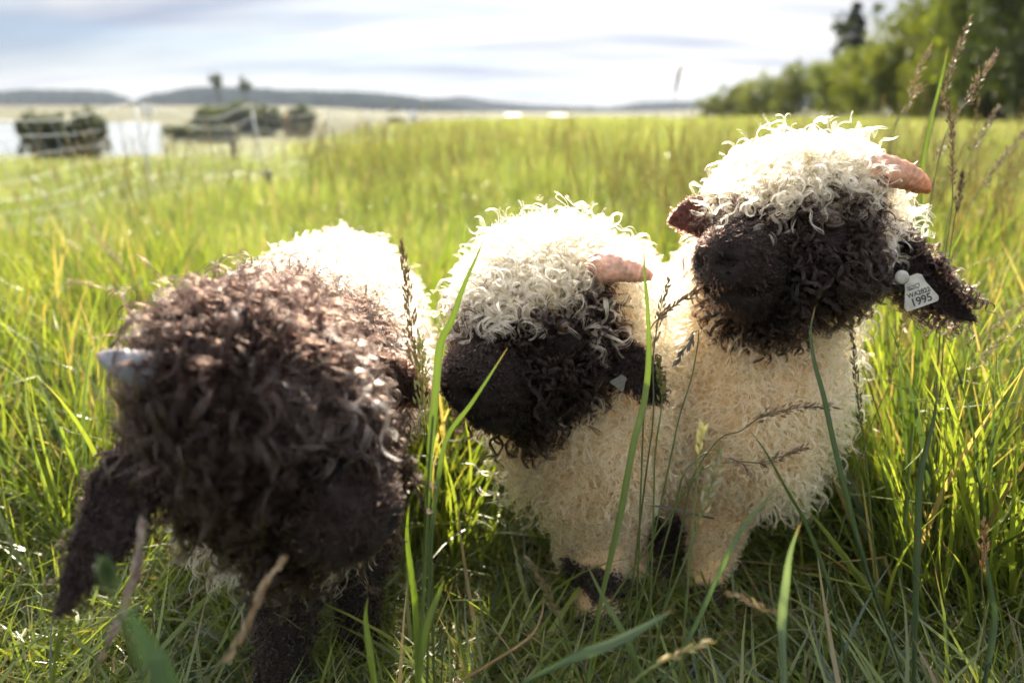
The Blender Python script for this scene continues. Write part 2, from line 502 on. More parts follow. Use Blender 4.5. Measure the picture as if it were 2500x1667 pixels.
def tree(u, wpx, vtop, d, kind, label, cat='tree', group=None, name=None, vbase=None, seed=0, crown_lo=0.15, squash=1.0, lean=0.0):
    """tree whose middle is seen at column u, crown wpx wide, top at row vtop (all 2352-wide photo px), d metres off"""
    c = Q(u, vtop - (12 if group == G1 else 0), d)
    x, y, zt = c
    zb = float(zground(x, y)) - 0.1
    H = zt - zb
    W = wpx / 2352 * 2500 / FPX * d / 2
    o = empty(name or {'bush': 'bush', 'rust': 'bush', 'conifer': 'conifer_tree', 'pine': 'pine_tree'}.get(kind, 'broadleaf_tree'), (x, y, zb))
    tag(o, label, cat, group)
    tr = bpy.data.objects.new('trunk', trunk_me); C.objects.link(tr); tr.parent = o
    tr.scale = (max(W * .7, H * .30), max(W * .7, H * .30), H * .85); tr.rotation_euler = (0, 0, seed)
    cr = bpy.data.objects.new('crown', CR[kind][seed % len(CR[kind])]); C.objects.link(cr); cr.parent = o
    lo = H * crown_lo
    cr.location = (lean * H, 0, (lo + H) / 2)
    cr.scale = (W, W * squash, (H - lo) / 2 * 1.0)
    cr.rotation_euler = (0, R(lean * 30), seed * 1.7)
    return o


G1 = 'trees along the right edge of the meadow'
T = tree
# (u, width, top, distance, kind, label)
T(1645, 90, 228, 215, 'mid', 'small round tree at the far left end of the wood, beside the hills', group=G1, seed=1, crown_lo=.02)
T(1702, 100, 196, 190, 'light', 'low light green tree second from the far end of the wood', group=G1, seed=2, crown_lo=.02)
T(1755, 110, 180, 165, 'light', 'light green tree at the foot of the tiny spire, far part of the wood', group=G1, seed=3, crown_lo=.02)
T(1834, 34, 146, 175, 'conifer', 'tiny dark spire of a conifer poking above the far treetops', group=G1, seed=0, crown_lo=.02)
T(1795, 80, 190, 140, 'dark', 'dark low rounded tree among the light green ones', group=G1, seed=1, crown_lo=.02)
T(1850, 150, 150, 130, 'light', 'broad light green tree left of the tall dark conifer', group=G1, seed=4, crown_lo=.02)
T(1935, 150, 128, 108, 'mid', 'green tree in front of the foot of the tall dark conifer', group=G1, seed=5, crown_lo=.02)
T(2010, 150, 95, 92, 'light', 'bright green rounded tree just right of the tall dark conifer', group=G1, seed=6, crown_lo=.02)
T(2100, 190, 20, 78, 'light', 'tall bright green tree whose round top reaches the sky gap', group=G1, seed=7, crown_lo=.02)
T(2060, 120, 150, 80, 'mid', 'lower green tree in front of the tall bright one', group=G1, seed=1, crown_lo=.02)
T(2190, 220, -60, 68, 'light', 'bright green tree cut by the top edge left of the dark wood', group=G1, seed=8, crown_lo=.02)
T(2160, 120, 130, 66, 'light', 'short sunlit tree at the meadow edge below the tallest crowns', group=G1, seed=9, crown_lo=.02)
T(2300, 230, -200, 56, 'mid', 'very tall green tree in shade cut by the top edge', group=G1, seed=2, crown_lo=.04)
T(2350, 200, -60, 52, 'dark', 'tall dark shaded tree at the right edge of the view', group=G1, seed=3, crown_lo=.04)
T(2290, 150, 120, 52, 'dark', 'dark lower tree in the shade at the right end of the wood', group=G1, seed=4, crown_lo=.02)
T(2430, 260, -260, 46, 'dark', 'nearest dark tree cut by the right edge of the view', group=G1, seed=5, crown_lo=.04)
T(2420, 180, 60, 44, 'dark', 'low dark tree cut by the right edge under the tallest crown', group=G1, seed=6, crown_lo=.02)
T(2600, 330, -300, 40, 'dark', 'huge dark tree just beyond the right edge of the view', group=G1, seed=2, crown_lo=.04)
T(1965, 160, 8, 118, 'conifer', 'tall ragged dark conifer standing above the light green trees', cat='conifer', seed=1, crown_lo=.1, lean=.015)
T(1938, 46, 22, 116, 'pine', 'dark leaning broken-topped pine at the left side of the tall conifer', cat='conifer', seed=1, crown_lo=.72)
T(2019, 26, -2, 116, 'pine', 'thin bare-stemmed pine with a small tuft right of the tall conifer', cat='conifer', seed=0, crown_lo=.86)
# far left
T(494, 32, 158, 300, 'pine', 'taller lone pine with a round tuft on a bare trunk beyond the bushes', cat='pine', seed=0, crown_lo=.62)
T(561, 28, 172, 300, 'pine', 'shorter lone pine of the pair beyond the bushes', cat='pine', seed=1, crown_lo=.66)
GB = 'bushes beside the lagoon'
T(75, 90, 264, 112, 'bush', 'dark bush in front of the lagoon nearest the left edge', cat='bush', group=GB, seed=0, crown_lo=0)
T(135, 100, 258, 114, 'bush', 'middle dark bush of the clump in front of the lagoon', cat='bush', group=GB, seed=1, crown_lo=0)
T(198, 90, 257, 118, 'bush', 'right dark bush of the clump in front of the lagoon', cat='bush', group=GB, seed=2, crown_lo=0)
T(490, 110, 240, 250, 'bush', 'left rounded green tree of the thicket under the lone pines', cat='bush', group=GB, seed=3, crown_lo=0)
T(560, 130, 238, 240, 'bush', 'middle wide green tree of the thicket under the lone pines', cat='bush', group=GB, seed=4, crown_lo=0)
T(618, 80, 244, 230, 'bush', 'dark round tree at the right of the thicket beside the rusty bush', cat='bush', group=GB, seed=5, crown_lo=0)
T(690, 70, 246, 225, 'bush', 'olive green bush with the red roof beside it', cat='bush', group=GB, seed=6, crown_lo=0)
T(662, 30, 262, 222, 'rust', 'small rusty brown bush between two green ones', cat='bush', seed=0, crown_lo=0)
T(430, 110, 284, 200, 'bush', 'low flat bush at the right shore of the lagoon', cat='bush', group=GB, seed=1, crown_lo=0)
T(500, 110, 288, 190, 'bush', 'low flat bush right of the lagoon under the thicket', cat='bush', group=GB, seed=2, crown_lo=0)
T(910, 40, 268, 420, 'bush', 'tiny lone bush on the pale far field', cat='bush', seed=1, crown_lo=0)

# far buildings
M_white = plain('white_wall', (0.78, 0.77, 0.74), 0.7, .05, .3)
M_roof = plain('grey_roof', (0.36, 0.36, 0.37), 0.6, .1, .3)
M_redroof = plain('red_roof', (0.33, 0.07, 0.04), 0.6, .1, .3)
M_glass = plain('dark_glass', (0.03, 0.035, 0.04), 0.15, .05)
def house(u, v, wpx, d, label, roofmat, rz=0.1):
    c = Q(u, v, d)
    W = wpx / 2352 * 2500 / FPX * d
    zb = float(zground(c[0], c[1])) - .3
    zt = max(c[2], zb + 4)
    L_, D_, H_ = W / 2, W * .32, zt - zb
    o = empty('farmhouse', (c[0], c[1], zb)); o.rotation_euler = (0, 0, rz)
    tag(o, label, 'house')
    def part(name, mb, mat, par=o):
        q = bpy.data.objects.new(name, mb.mesh(name, False)); C.objects.link(q); q.data.materials.append(mat); q.parent = par
        return q
    b = MB(); b.box((0, 0, H_ * .32), (L_, D_, H_ * .32)); part('wall', b, M_white)
    b = MB(); e = L_ * 1.06; f = D_ * 1.15; z0 = H_ * .645
    b.add([(-e, -f, z0), (e, -f, z0), (e, f, z0), (-e, f, z0), (-e, 0, H_), (e, 0, H_)],
          [[0, 1, 5, 4], [2, 3, 4, 5], [0, 4, 3], [1, 2, 5], [0, 3, 2, 1]]); part('roof', b, roofmat)
    for k in range(4):
        b = MB(); b.box((-L_ * .72 + k * L_ * .48, -D_ - .02, H_ * .36), (L_ * .1, .05, H_ * .11)); part('window', b, M_glass)
house(948, 256, 16, 520, 'small white house on the pale far field below the hills', M_white, .2)
house(1178, 262, 34, 760, 'long white barn on the far field left of the middle', M_roof, -.1)
house(1284, 264, 44, 820, 'wide white farm building on the far field under the low hills', M_white, .05)
house(1070, 268, 8, 400, 'tiny white hut on the far field between house and barn', M_white, .3)
house(338, 247, 26, 900, 'pale farm building on the far lagoon shore', M_roof, .1)
house(706, 277, 20, 235, 'low barn with a red roof beside the olive bushes', M_redroof, .4)

# ------------------------------------------------------------------ netting fence on the left
M_net = plain('net_twine', (0.50, 0.56, 0.60), 0.5, .1)
M_post = plain('fence_post', (0.62, 0.64, 0.63), 0.5, .1)
M_dpost = plain('dark_post', (0.05, 0.05, 0.045), 0.7, .1)
FX = -3.2
posts = [3.4, 7.1, 10.6, 14.2, 18.0, 21.6, 25.2]
fence = empty('netting_fence', (FX, 3.4, 0))
tag(fence, 'sagging white electric netting fence running away along the left of the meadow', 'fence')
def fpt(y, h):
    """a spot of the net: sags between posts and bows sideways"""
    y = np.asarray(y, float)
    i = np.clip(np.searchsorted(posts, y) - 1, 0, len(posts) - 2)
    pa = np.array(posts)
    f = (y - pa[i]) / (pa[i + 1] - pa[i]); f = np.clip(f, 0, 1)
    sag = 0.13 * 4 * f * (1 - f)
    x = FX + 0.05 * np.sin(y * 1.3 + h * 4) + 0.08 * np.sin(y * .5)
    lean = 0.10 * (0.8 - h)
    return np.stack([x + lean, y, h * (1 - sag / .9) - .02 * np.sin(y * 2.1 + h * 9)], -1)
for k, h in enumerate([0.88, 0.74, 0.60, 0.47, 0.35, 0.24, 0.14]):
    b = MB(); yy = np.arange(3.2, 25.3, .15)
    b.tube(fpt(yy, h), 0.0016 if k else .0022, 4)
    b.build('strand', M_net, fence)
up = None
for j, y in enumerate(np.arange(3.4, 24.0, .17)):
    if up is None or j % 1 == 0:
        b = MB(); hh = np.array([0.88, 0.74, 0.60, 0.47, 0.35, 0.24, 0.14])
        off = np.array([0, .05, .02, .06, .01, .05, 0]) * math.sin(j * 2.3)
        b.tube(fpt(y + off, hh), .0013, 3, cap=False)
        b.build('upright_string', M_net, fence)
for k, y in enumerate(posts):
    b = MB(); q = fpt(np.array([y]), .9)[0]
    b.tube([(q[0] + .1, y, -.1), (q[0], y, .84)], .010, 8)
    b.build('post', M_post, fence)
dp = MB(); q = Q(616, 400, 8.0); dp.tube([(q[0], q[1], -.1), (q[0], q[1], q[2])], .035, 8); dp.tube([(q[0], q[1], q[2]), (q[0] + .01, q[1], q[2] + .03)], [.045, .04], 8)
tag(dp.build('fence_stake', M_dpost), 'short dark stake in the grass just right of the netting fence', 'stake')
dp = MB(); q = Q(532, 305, 14.0); dp.tube([(q[0], q[1], -.1), (q[0], q[1], q[2])], .05, 8); dp.tube([(q[0], q[1], q[2]), (q[0] + .01, q[1], q[2] + .03)], [.06, .05], 8)
tag(dp.build('fence_stake', M_dpost), 'tall dark stake behind the netting fence, in front of the bushes', 'stake')
# ------------------------------------------------------------------ sheep
class Shape:
    """soft union of tapered limbs and ellipsoids, meshed as one continuous skin"""
    def __init__(s): s.p = []; s.cut = []
    def cone(s, a, b, ra, rb, tag, k=.03): s.p.append(('c', np.array(a, float), np.array(b, float), ra, rb, tag, k))
    def ell(s, c, fr, r, tag, k=.03): s.p.append(('e', np.array(c, float), np.array(fr, float), np.array(r, float), None, tag, k))
    def f(s, X, tags=False):
        D = None; best = None; bt = None
        for q in s.p:
            if q[0] == 'c':
                ab = q[2] - q[1]
                t = np.clip(((X - q[1]) @ ab) / (ab @ ab + 1e-12), 0, 1)
                d = np.linalg.norm(X - q[1] - t[..., None] * ab, axis=-1) - (q[3] + (q[4] - q[3]) * t)
            else:
                L = (X - q[1]) @ q[2].T
                kk = np.linalg.norm(L / q[3], axis=-1); k2 = np.linalg.norm(L / q[3] ** 2, axis=-1) + 1e-9
                d = kk * (kk - 1) / k2
            if tags:
                if best is None: best = d.copy(); bt = np.full(d.shape, q[5], dtype=object)
                else:
                    m_ = d < best; best = np.where(m_, d, best); bt[m_] = q[5]
            if D is None: D = d
            else:
                k = q[6]; h = np.clip(.5 + .5 * (D - d) / k, 0, 1)
                D = D * (1 - h) + d * h - k * h * (1 - h)
        for c, r, k in s.cut:
            d = r - np.linalg.norm(X - c, axis=-1)
            h = np.clip(.5 - .5 * (D - d) / k, 0, 1)
            D = D * (1 - h) + d * h + k * h * (1 - h)
        return (D, bt) if tags else D
    def grad(s, X):
        e = 1e-3
        return nz(np.stack([s.f(X + np.eye(3)[i] * e) - s.f(X - np.eye(3)[i] * e) for i in range(3)], -1))
    def mesh(s, step):
        lo = np.min([np.minimum(q[1], q[2] if q[0] == 'c' else q[1]) - (max(q[3], q[4]) if q[0] == 'c' else q[3].max()) for q in s.p], 0) - step * 3
        hi = np.max([np.maximum(q[1], q[2] if q[0] == 'c' else q[1]) + (max(q[3], q[4]) if q[0] == 'c' else q[3].max()) for q in s.p], 0) + step * 3
        ax = [np.arange(lo[i], hi[i], step) for i in range(3)]
        G = np.stack(np.meshgrid(*ax, indexing='ij'), -1)
        D = s.f(G); I = D < 0
        n = [len(a) for a in ax]
        c = I[:-1, :-1, :-1].astype(int)
        tot = sum(I[a:n[0] - 1 + a, b:n[1] - 1 + b, e:n[2] - 1 + e].astype(int) for a in (0, 1) for b in (0, 1) for e in (0, 1))
        act = (tot > 0) & (tot < 8)
        idx = -np.ones(act.shape, int); idx[act] = np.arange(act.sum())
        V = G[:-1, :-1, :-1][act] + step / 2
        F = []
        for a in range(3):
            b, e = (a + 1) % 3, (a + 2) % 3
            sl = [slice(1, n[i] - 1) for i in range(3)]; s2 = list(sl)
            sl[a] = slice(0, n[a] - 1); s2[a] = slice(1, n[a])
            A = I[tuple(sl)]; B = I[tuple(s2)]
            w_ = np.argwhere(A != B)
            off = np.array([0 if i == a else 1 for i in range(3)])
            base = w_ + off
            eb = np.eye(3, dtype=int)[b]; ee = np.eye(3, dtype=int)[e]
            q = np.stack([idx[tuple((base - eb - ee).T)], idx[tuple((base - ee).T)], idx[tuple(base.T)], idx[tuple((base - eb).T)]], -1)
            ins = A[tuple(w_.T)]
            q[~ins] = q[~ins][:, ::-1]
            F.append(q)
        F = np.concatenate(F); F = F[(F >= 0).all(1)]
        for _ in range(3):
            V = V - s.grad(V) * np.clip(s.f(V), -step, step)[:, None]
        return V, F
    def ray(s, u, v, d0=.4, d1=2.5):
        dirv = P(u, v, 1) - CAM; L = np.linalg.norm(dirv); dirv /= L; t = d0
        for _ in range(120):
            d = float(s.f((CAM + dirv * t)[None])[0])
            if d < 5e-4: break
            t += d * .8
            if t > d1: break
        return CAM + dirv * t


def sample(V, F, n, r):
    A = V[F[:, 0]]; B = V[F[:, 1]]; Cc = V[F[:, 2]]; D = V[F[:, 3]]
    ar = np.linalg.norm(np.cross(Cc - A, D - B), axis=1) / 2
    f = r.choice(len(F), n, p=ar / ar.sum())
    a, b = r.random((n, 1)), r.random((n, 1))
    return (A[f] * (1 - a) * (1 - b) + B[f] * a * (1 - b) + Cc[f] * a * b + D[f] * (1 - a) * b)


class Hair:
    def __init__(s): s.pts = []; s.rad = []; s.cnt = []; s.col = []
    def grow(s, Pn, Nn, Fl, L, Rc, turns, wid, col, ns=4, spread=.004, npts=16, lift=1.0, comb=1.0, grav=.4, jit=.25, r=None, wig=.35, vary=.12, tip=.35):
        r = r or rng
        n = len(Pn)
        if n == 0: return
        bc = lambda a: np.broadcast_to(np.asarray(a, float), (n,))
        L, Rc, turns, wid, lift, comb, grav, spread = map(bc, (L, Rc, turns, wid, lift, comb, grav, spread))
        col = np.broadcast_to(np.asarray(col, float), (n, 3))
        sgn = r.choice([-1, 1], n); ph = r.random(n) * 6.28
        J = r.normal(size=(n, 3)) * jit; J2 = r.normal(size=(n, 3)) * wig
        L = L * (.75 + .5 * r.random(n)); Rc = Rc * (.6 + .8 * r.random(n)); turns = turns * (.8 + .4 * r.random(n))
        i = np.repeat(np.arange(n), ns); m = len(i)
        t = np.linspace(0, 1, npts)
        T1 = t[None, :, None]
        Dv = Nn[:, None] * (lift[:, None, None] * (1 - T1) ** 1.2 + .12) + Fl[:, None] * comb[:, None, None] * (T1 ** .7) + J[:, None] + J2[:, None] * np.sin(T1 * 5 + ph[:, None, None])
        Dv = Dv + np.array([0, 0, -1.0]) * grav[:, None, None] * T1 ** 1.3
        Dv = nz(Dv)
        step = (L / (npts - 1))[:, None, None]
        c = np.concatenate([np.zeros((n, 1, 3)), np.cumsum(Dv[:, :-1] * step, 1)], 1) + Pn[:, None] - Nn[:, None] * .002
        ref = nz(r.normal(size=(n, 3)))[:, None]
        A = nz(np.cross(Dv, ref)); B = np.cross(Dv, A)
        # strands of the lock
        c, A, B = c[i], A[i], B[i]
        dph = r.normal(size=m) * .25
        ang = (ph[i] + dph)[:, None] + sgn[i][:, None] * t[None] * (turns[i] * 6.283 * (1 + r.normal(size=m) * .03))[:, None]
        amp = (Rc[i] * (.85 + .3 * r.random(m)))[:, None] * np.minimum(1, t * 2.2)[None]
        off = r.normal(size=(m, 1, 3)) * spread[i][:, None, None] * (1 - .6 * t[None, :, None])
        X = c + A * (amp * np.cos(ang))[..., None] + B * (amp * np.sin(ang))[..., None] + off
        rad = (wid[i] * (.7 + .6 * r.random(m)))[:, None] * (1 - (1 - tip) * t[None] ** 2)
        s.pts.append(X.reshape(-1, 3)); s.rad.append(rad.ravel()); s.cnt.append(np.full(m, npts))
        s.col.append(np.clip(col[i] * (1 + r.normal(size=(m, 1)) * vary), .004, .93))
    def build(s, name, mat, parent, loc):
        cu = bpy.data.hair_curves.new(name)
        cnt = np.concatenate(s.cnt)
        cu.add_curves([int(q) for q in cnt])
        X = (np.concatenate(s.pts) - loc).astype(np.float32)
        cu.attributes['position'].data.foreach_set('vector', X.ravel())
        ra = cu.attributes.get('radius') or cu.attributes.new('radius', 'FLOAT', 'POINT')
        ra.data.foreach_set('value', np.concatenate(s.rad).astype(np.float32))
        a = cu.attributes.new('col', 'FLOAT_COLOR', 'CURVE')
        c4 = np.ones((len(cnt), 4), np.float32); c4[:, :3] = np.concatenate(s.col)
        a.data.foreach_set('color', c4.ravel())
        cu.materials.append(mat)
        o = bpy.data.objects.new(name, cu); C.objects.link(o); o.parent = parent
        return o


def frame(F, Uh):
    F = nz(np.array(F, float)); U = np.array(Uh, float); U = nz(U - (U @ F) * F)
    return F, U, np.cross(U, F)      # forward, up, its own left


def G(u, v):
    """ground spot under photo pixel"""
    d = CAMZ / (math.sin(TH) + (v - 833.5) / FPX * math.cos(TH))
    return P(u, v, d)


def loft(pts, hw, thick, facing, n=22, k=12, cup=0.0):
    """flat tapered organ (ear, horn): rows of world points, half widths in m"""
    c = spline(np.column_stack([pts, hw]), n)
    p_, h = c[:, :3], np.maximum(c[:, 3], .0015)
    T = nz(np.gradient(p_, axis=0)); A = nz(np.cross(T, facing)); B = nz(np.cross(A, T))
    ang = np.linspace(0, 2 * math.pi, k, endpoint=False)
    V = p_[:, None] + h[:, None, None] * (np.cos(ang)[None, :, None] * A[:, None] + (thick * np.sin(ang) - cup * np.cos(ang) ** 2)[None, :, None] * B[:, None])
    V = V.reshape(-1, 3)
    F = np.array([[i * k + j, i * k + (j + 1) % k, (i + 1) * k + (j + 1) % k, (i + 1) * k + j] for i in range(n - 1) for j in range(k)])
    V = np.vstack([V, p_[:1], p_[-1:]])
    e = len(V) - 2
    F = np.vstack([F, [[e, (j + 1) % k, j, j] for j in range(k)], [[e + 1, (n - 1) * k + j, (n - 1) * k + (j + 1) % k, (n - 1) * k + (j + 1) % k] for j in range(k)]])
    return V, F, p_, h


def loftmesh(name, V, F, col, mat, parent):
    me = mesh_from(name, V - LOC, [list(dict.fromkeys(f)) for f in F.tolist()], col)
    me.materials.append(mat)
    o = bpy.data.objects.new(name, me); C.objects.link(o); o.parent = parent
    return o


CREAM = np.array((0.90, 0.60, 0.325)); WHITE = np.array((0.63, 0.48, 0.315)); BLACK = np.array((0.019, 0.0115, 0.0095)); BROWN = np.array((0.055, 0.032, 0.022))
LOC = np.zeros(3)


def build_sheep(spec):
    global LOC
    r = np.random.default_rng(spec['seed'])
    F, U, Sd = frame(spec['F'], spec['U'])
    s = spec['s']; O = spec['O']
    fr = np.array([Sd, F, U])
    sh = Shape()
    loc2 = lambda a, b, c: O + (Sd * a + F * b + U * c) * s
    # torso, neck, legs
    for a, b, ra, rb, tg in spec['body']: sh.cone(a, b, ra, rb, tg, .05)
    for leg in spec['legs']:
        (a, kn, ft) = leg
        sh.cone(a, kn, .060, .040, 'thigh', .03); sh.cone(kn, ft + (0, 0, .07), .037, .027, 'shin', .02)
        sh.cone(ft + (0, 0, .07), ft + (0, -.02, .018), .026, .028, 'hoof', .01)
    sh.cone(loc2(0, -.02, -.02), spec['neck'], .082 * s, .10, 'neck', .04)
    sh.ell(loc2(*spec.get('nape', (.05, -.07, -.01))), fr, np.array((.06, .06, .07)) * s, 'neck', .03)
    # head
    sh.ell(O, fr, np.array((.080, .090, .082)) * s, 'face')
    sh.cone(loc2(0, .03, -.012), loc2(0, .135, -.030), .071 * s, .062 * s, 'face', .02)
    sh.ell(loc2(0, .175, -.012), fr, np.array((.038, .022, .026)) * s, 'face', .02)
    sh.cone(loc2(0, .02, -.055), loc2(0, .125, -.066), .050 * s, .044 * s, 'face', .02)
    for q in (-1, 1):
        sh.ell(loc2(q * .042, .03, -.03), fr, np.array((.052, .062, .058)) * s * spec.get('cheek', 1), 'face', .025)
        sh.ell(loc2(q * .052, .062, .032), fr, np.array((.024, .034, .02)) * s, 'face', .015)   # brow
    mp_ = spec.get('mop', (.105, .095, .072)); mo = spec.get('mopoff', (0, -.02, .055))
    sh.ell(loc2(*mo), fr, np.array(mp_) * s, 'mop', .02)
    for q in (-1, 1):
        sh.cut.append((loc2(q * .021, .196, -.016), .013 * s, .005))
    for k in np.linspace(-1, 1, 9):
        sh.cut.append((loc2(k * .045, .188 - .035 * k * k, -.058 + .006 * k * k), .009 * s, .005))
    V, Fq = sh.mesh(.0085)
    # small lumps: locks clotting together under the wool
    D, tg = sh.f(V, True)
    Nn = sh.grad(V)
    lump = ((vnoise(V * 55) - .5) * .011 + (vnoise(V * 24 + 4) - .5) * .014) * np.isin(tg, ['body', 'neck', 'mop', 'thigh'])
    V = V + Nn * lump[:, None]
    def local(X):
        Q_ = (X - O) / s
        return Q_ @ Sd, Q_ @ F, Q_ @ U
    def classify(X):
        """colour class for points on the skin"""
        D, tg = sh.f(X, True)
        a, b, c = local(X)
        cls = tg.copy()
        face = tg == 'face'
        cls[face & (b < -.02) & (np.abs(a) > .03)] = 'neck'
        cls[face & (c > spec.get('fore', .045) + .02 * (vnoise(X * 60) - .5)) & (b < .10)] = 'mop'
        return cls, a, b, c
    cls, a, b, c = classify(V)
    col = spec['colour'](V, cls, a, b, c, r)
    foot = V[cls == 'hoof'].mean(0) if (cls == 'hoof').any() else V.mean(0)
    LOC = np.array([foot[0], foot[1], 0.0])
    me = mesh_from('sheep', V - LOC, Fq, col * .75)
    me.materials.append(M_skin)
    ob = bpy.data.objects.new('sheep', me); ob.location = LOC; C.objects.link(ob)
    tag(ob, spec['label'], 'sheep', 'three sheep standing in the meadow')
    # ears
    wear = Hair()
    for e in spec['ears']:
        pts = np.array([P(*q[:3]) for q in e['pts']])
        hw = np.array([q[3] * q[2] / FPX for q in e['pts']])
        EV, EF, cp, ch = loft(pts, hw, e.get('thick', .28), e.get('facing', VD), cup=e.get('cup', .25))
        ecol = np.tile(np.array(e.get('col', BLACK * .9)), (len(EV), 1))
        eo = loftmesh('ear', EV, EF, ecol, M_skin, ob)
        # short pile over the whole ear, curls along its rims
        n = e.get('pile', 2600)
        X = sample(EV, EF[:len(EF) - 24], n, r)
        j = np.argmin(np.linalg.norm(X[:, None] - cp[None], axis=2), 1)
        Tn = nz(np.gradient(cp, axis=0))[j]; out = nz(X - cp[j])
        eh = Hair()
        eh.grow(X, out, nz(Tn * .9 + np.array([0, 0, -.4])), e.get('plen', .014), .0012, 1.0, .00032, e.get('hcol', BLACK * .8), 3, .0012, 8, .45, 1.2, .25, r=r, vary=.3)
        rim = np.abs(((X - cp[j]) * nz(np.cross(Tn, VD))).sum(1)) > ch[j] * .62
        Xr, Or, Tr = X[rim], out[rim], Tn[rim]
        k = e.get('curl', .5)
        m_ = r.random(len(Xr)) < k * .4
        eh.grow(Xr[m_], Or[m_], nz(Tr[m_] * .8 + np.array([0, 0, -.6])), e.get('clen', .030), e.get('cR', .0045), 1.7, .00055, e.get('hcol', BLACK * .8), 5, .0008, 16, 1.0, .7, .3, r=r, vary=.3)
        eh.build('ear_wool', M_dark, eo, LOC)
    for hq in spec['horns']:
        pts = np.array([P(*q[:3]) for q in hq['pts']]); hw = np.array([q[3] * q[2] / FPX for q in hq['pts']])
        HV, HF, cp, ch = loft(pts, hw, .8, VD, n=40, k=16)
        # growth rings
        ring = np.repeat(1 + .045 * np.sin(np.arange(40) * 1.9) + .02 * r.normal(size=40), 16)
        HV[:640] = np.repeat(cp, 16, 0) + (HV[:640] - np.repeat(cp, 16, 0)) * ring[:, None]
        f = np.repeat(np.linspace(0, 1, 40), 16); f = np.append(f, [0, 1])[:, None]
        nse = vnoise(HV * (120, 120, 420))[:, None]
        hc = np.array(hq['c0']) * (1 - f) + np.array(hq['c1']) * f
        hc = hc * (.62 + .65 * nse) * (1 - .22 * (np.sin(f * 75 + 3 * f * f * 20) > .55)) * (.55 + .45 * np.clip(f * 4, 0, 1))
        loftmesh('horn', HV, HF, hc, M_horn, ob)
    # eyes
    eyep = []
    for (u, v) in spec['eyes']:
        q = sh.ray(u, v); nn = sh.grad(q[None])[0]
        for sign in (1, -1):
            cq = q + nn * .003; ln = nn
            if sign == -1:
                sx = (q - O) @ Sd; cq = cq - 2 * ((cq - O) @ Sd) * Sd; ln = nn - 2 * (nn @ Sd) * Sd
            import bmesh
            eyep.append(cq.copy())
            bm = bmesh.new(); bmesh.ops.create_uvsphere(bm, u_segments=20, v_segments=14, radius=.0115 * s)
            me = bpy.data.meshes.new('eye'); bm.to_mesh(me); bm.free(); me.polygons.foreach_set('use_smooth', [True] * len(me.polygons))
            me.materials.append(M_eye)
            e = bpy.data.objects.new('eye', me); C.objects.link(e); e.parent = ob; e.location = cq - LOC
            mb = MB()
            hz_ = nz(np.cross(ln, U)); vt = np.cross(hz_, ln)
            for sg in (1, -1):
                th = np.linspace(-1.2, 1.2, 12)
                arc = cq + ln * (.0065 * s) * np.cos(th)[:, None] * 1.0 + hz_ * (.013 * s * np.sin(th))[:, None] + vt * (sg * .0078 * s * np.cos(th))[:, None]
                mb.tube(arc, .0028 * s, 6, (.03, .02, .02))
            pm_ = bmesh.new(); bmesh.ops.create_uvsphere(pm_, u_segments=14, v_segments=10, radius=1)
            pe = bpy.data.meshes.new('pupil'); pm_.to_mesh(pe); pm_.free(); pe.polygons.foreach_set('use_smooth', [True] * len(pe.polygons)); pe.materials.append(M_pup)
            po = bpy.data.objects.new('pupil', pe); C.objects.link(po); po.parent = e
            a_, b_, c_ = hz_ * .0056 * s, vt * .0030 * s, ln * .0040 * s; ctr = ln * .0083 * s
            pe.transform(Matrix(((a_[0], b_[0], c_[0], ctr[0]), (a_[1], b_[1], c_[1], ctr[1]), (a_[2], b_[2], c_[2], ctr[2]), (0, 0, 0, 1))))
            l = mb.mesh('eyelid'); l.materials.append(M_lid); l.transform(Matrix.Translation(Vector(-LOC)))
            lo = bpy.data.objects.new('eyelid', l); C.objects.link(lo); lo.parent = ob
    # wool
    dn = spec.get('dens', 1.0)
    n = int(26000 * dn)
    wb = Hair(); wh = Hair(); wf = Hair()
    X = sample(V, Fq, n, r)
    cls, a, b, c = classify(X); Nn = sh.grad(X)
    g = np.array([0, 0, -1.0])
    rt = nz(r.normal(size=(n, 3)))
    hairc = spec['colour'](X, cls, a, b, c, r)
    md = np.isin(cls, ['body', 'neck', 'thigh', 'shin'])
    tang = lambda d, Nq: nz(d - (d * Nq).sum(1, keepdims=True) * Nq)
    Lb = np.where(cls == 'shin', .018, np.where(cls == 'thigh', .022, spec.get('Lb', .038)))
    cl_ = vnoise(X * 24 + 4); Lb = Lb * (.65 + .8 * cl_); rt = nz(rt * .6 + (np.stack([vnoise(X * 18 + 11), vnoise(X * 18 + 37), vnoise(X * 18 + 71)], -1) - .5) * 4)
    hairc = hairc * (1 - .28 * (vnoise(X * 33 + 8) > .66))[:, None]
    fl = tang(g * .6 + rt * .8, Nn)
    keep = md & (X[:, 2] > .03)
    keep = keep & ~((cls == 'neck') & (r.random(n) < .48))
    wb.grow(X[keep], Nn[keep], fl[keep], np.where(cls[keep] == 'neck', 1.6, 1) * Lb[keep], np.where(cls[keep] == 'neck', .0054, np.minimum(.0042, Lb[keep] * .16)), np.where(cls[keep] == 'neck', 2.0, 1.6), .00037, hairc[keep], spec.get('nsb', 5), .0005, 16, .75, .9, .5, r=r, vary=.08)
    # mop: dense, long
    X2 = sample(V, Fq, int(30000 * dn), r); cl2, a2, b2, c2 = classify(X2)
    k = cl2 == 'mop'; X2, a2, b2, c2 = X2[k], a2[k], b2[k], c2[k]
    # extra density on the mop
    q1 = V[Fq].mean(1); ck = classify(q1)[0]
    Fm = Fq[ck == 'mop']; X2 = sample(V, Fm, int(spec.get('nmop', 3200)), r); cl2, a2, b2, c2 = classify(X2)
    for ep in eyep:
        X2 = X2[np.linalg.norm(X2 - ep + U * -.016, axis=1) > .040]
    cl2, a2, b2, c2 = classify(X2)
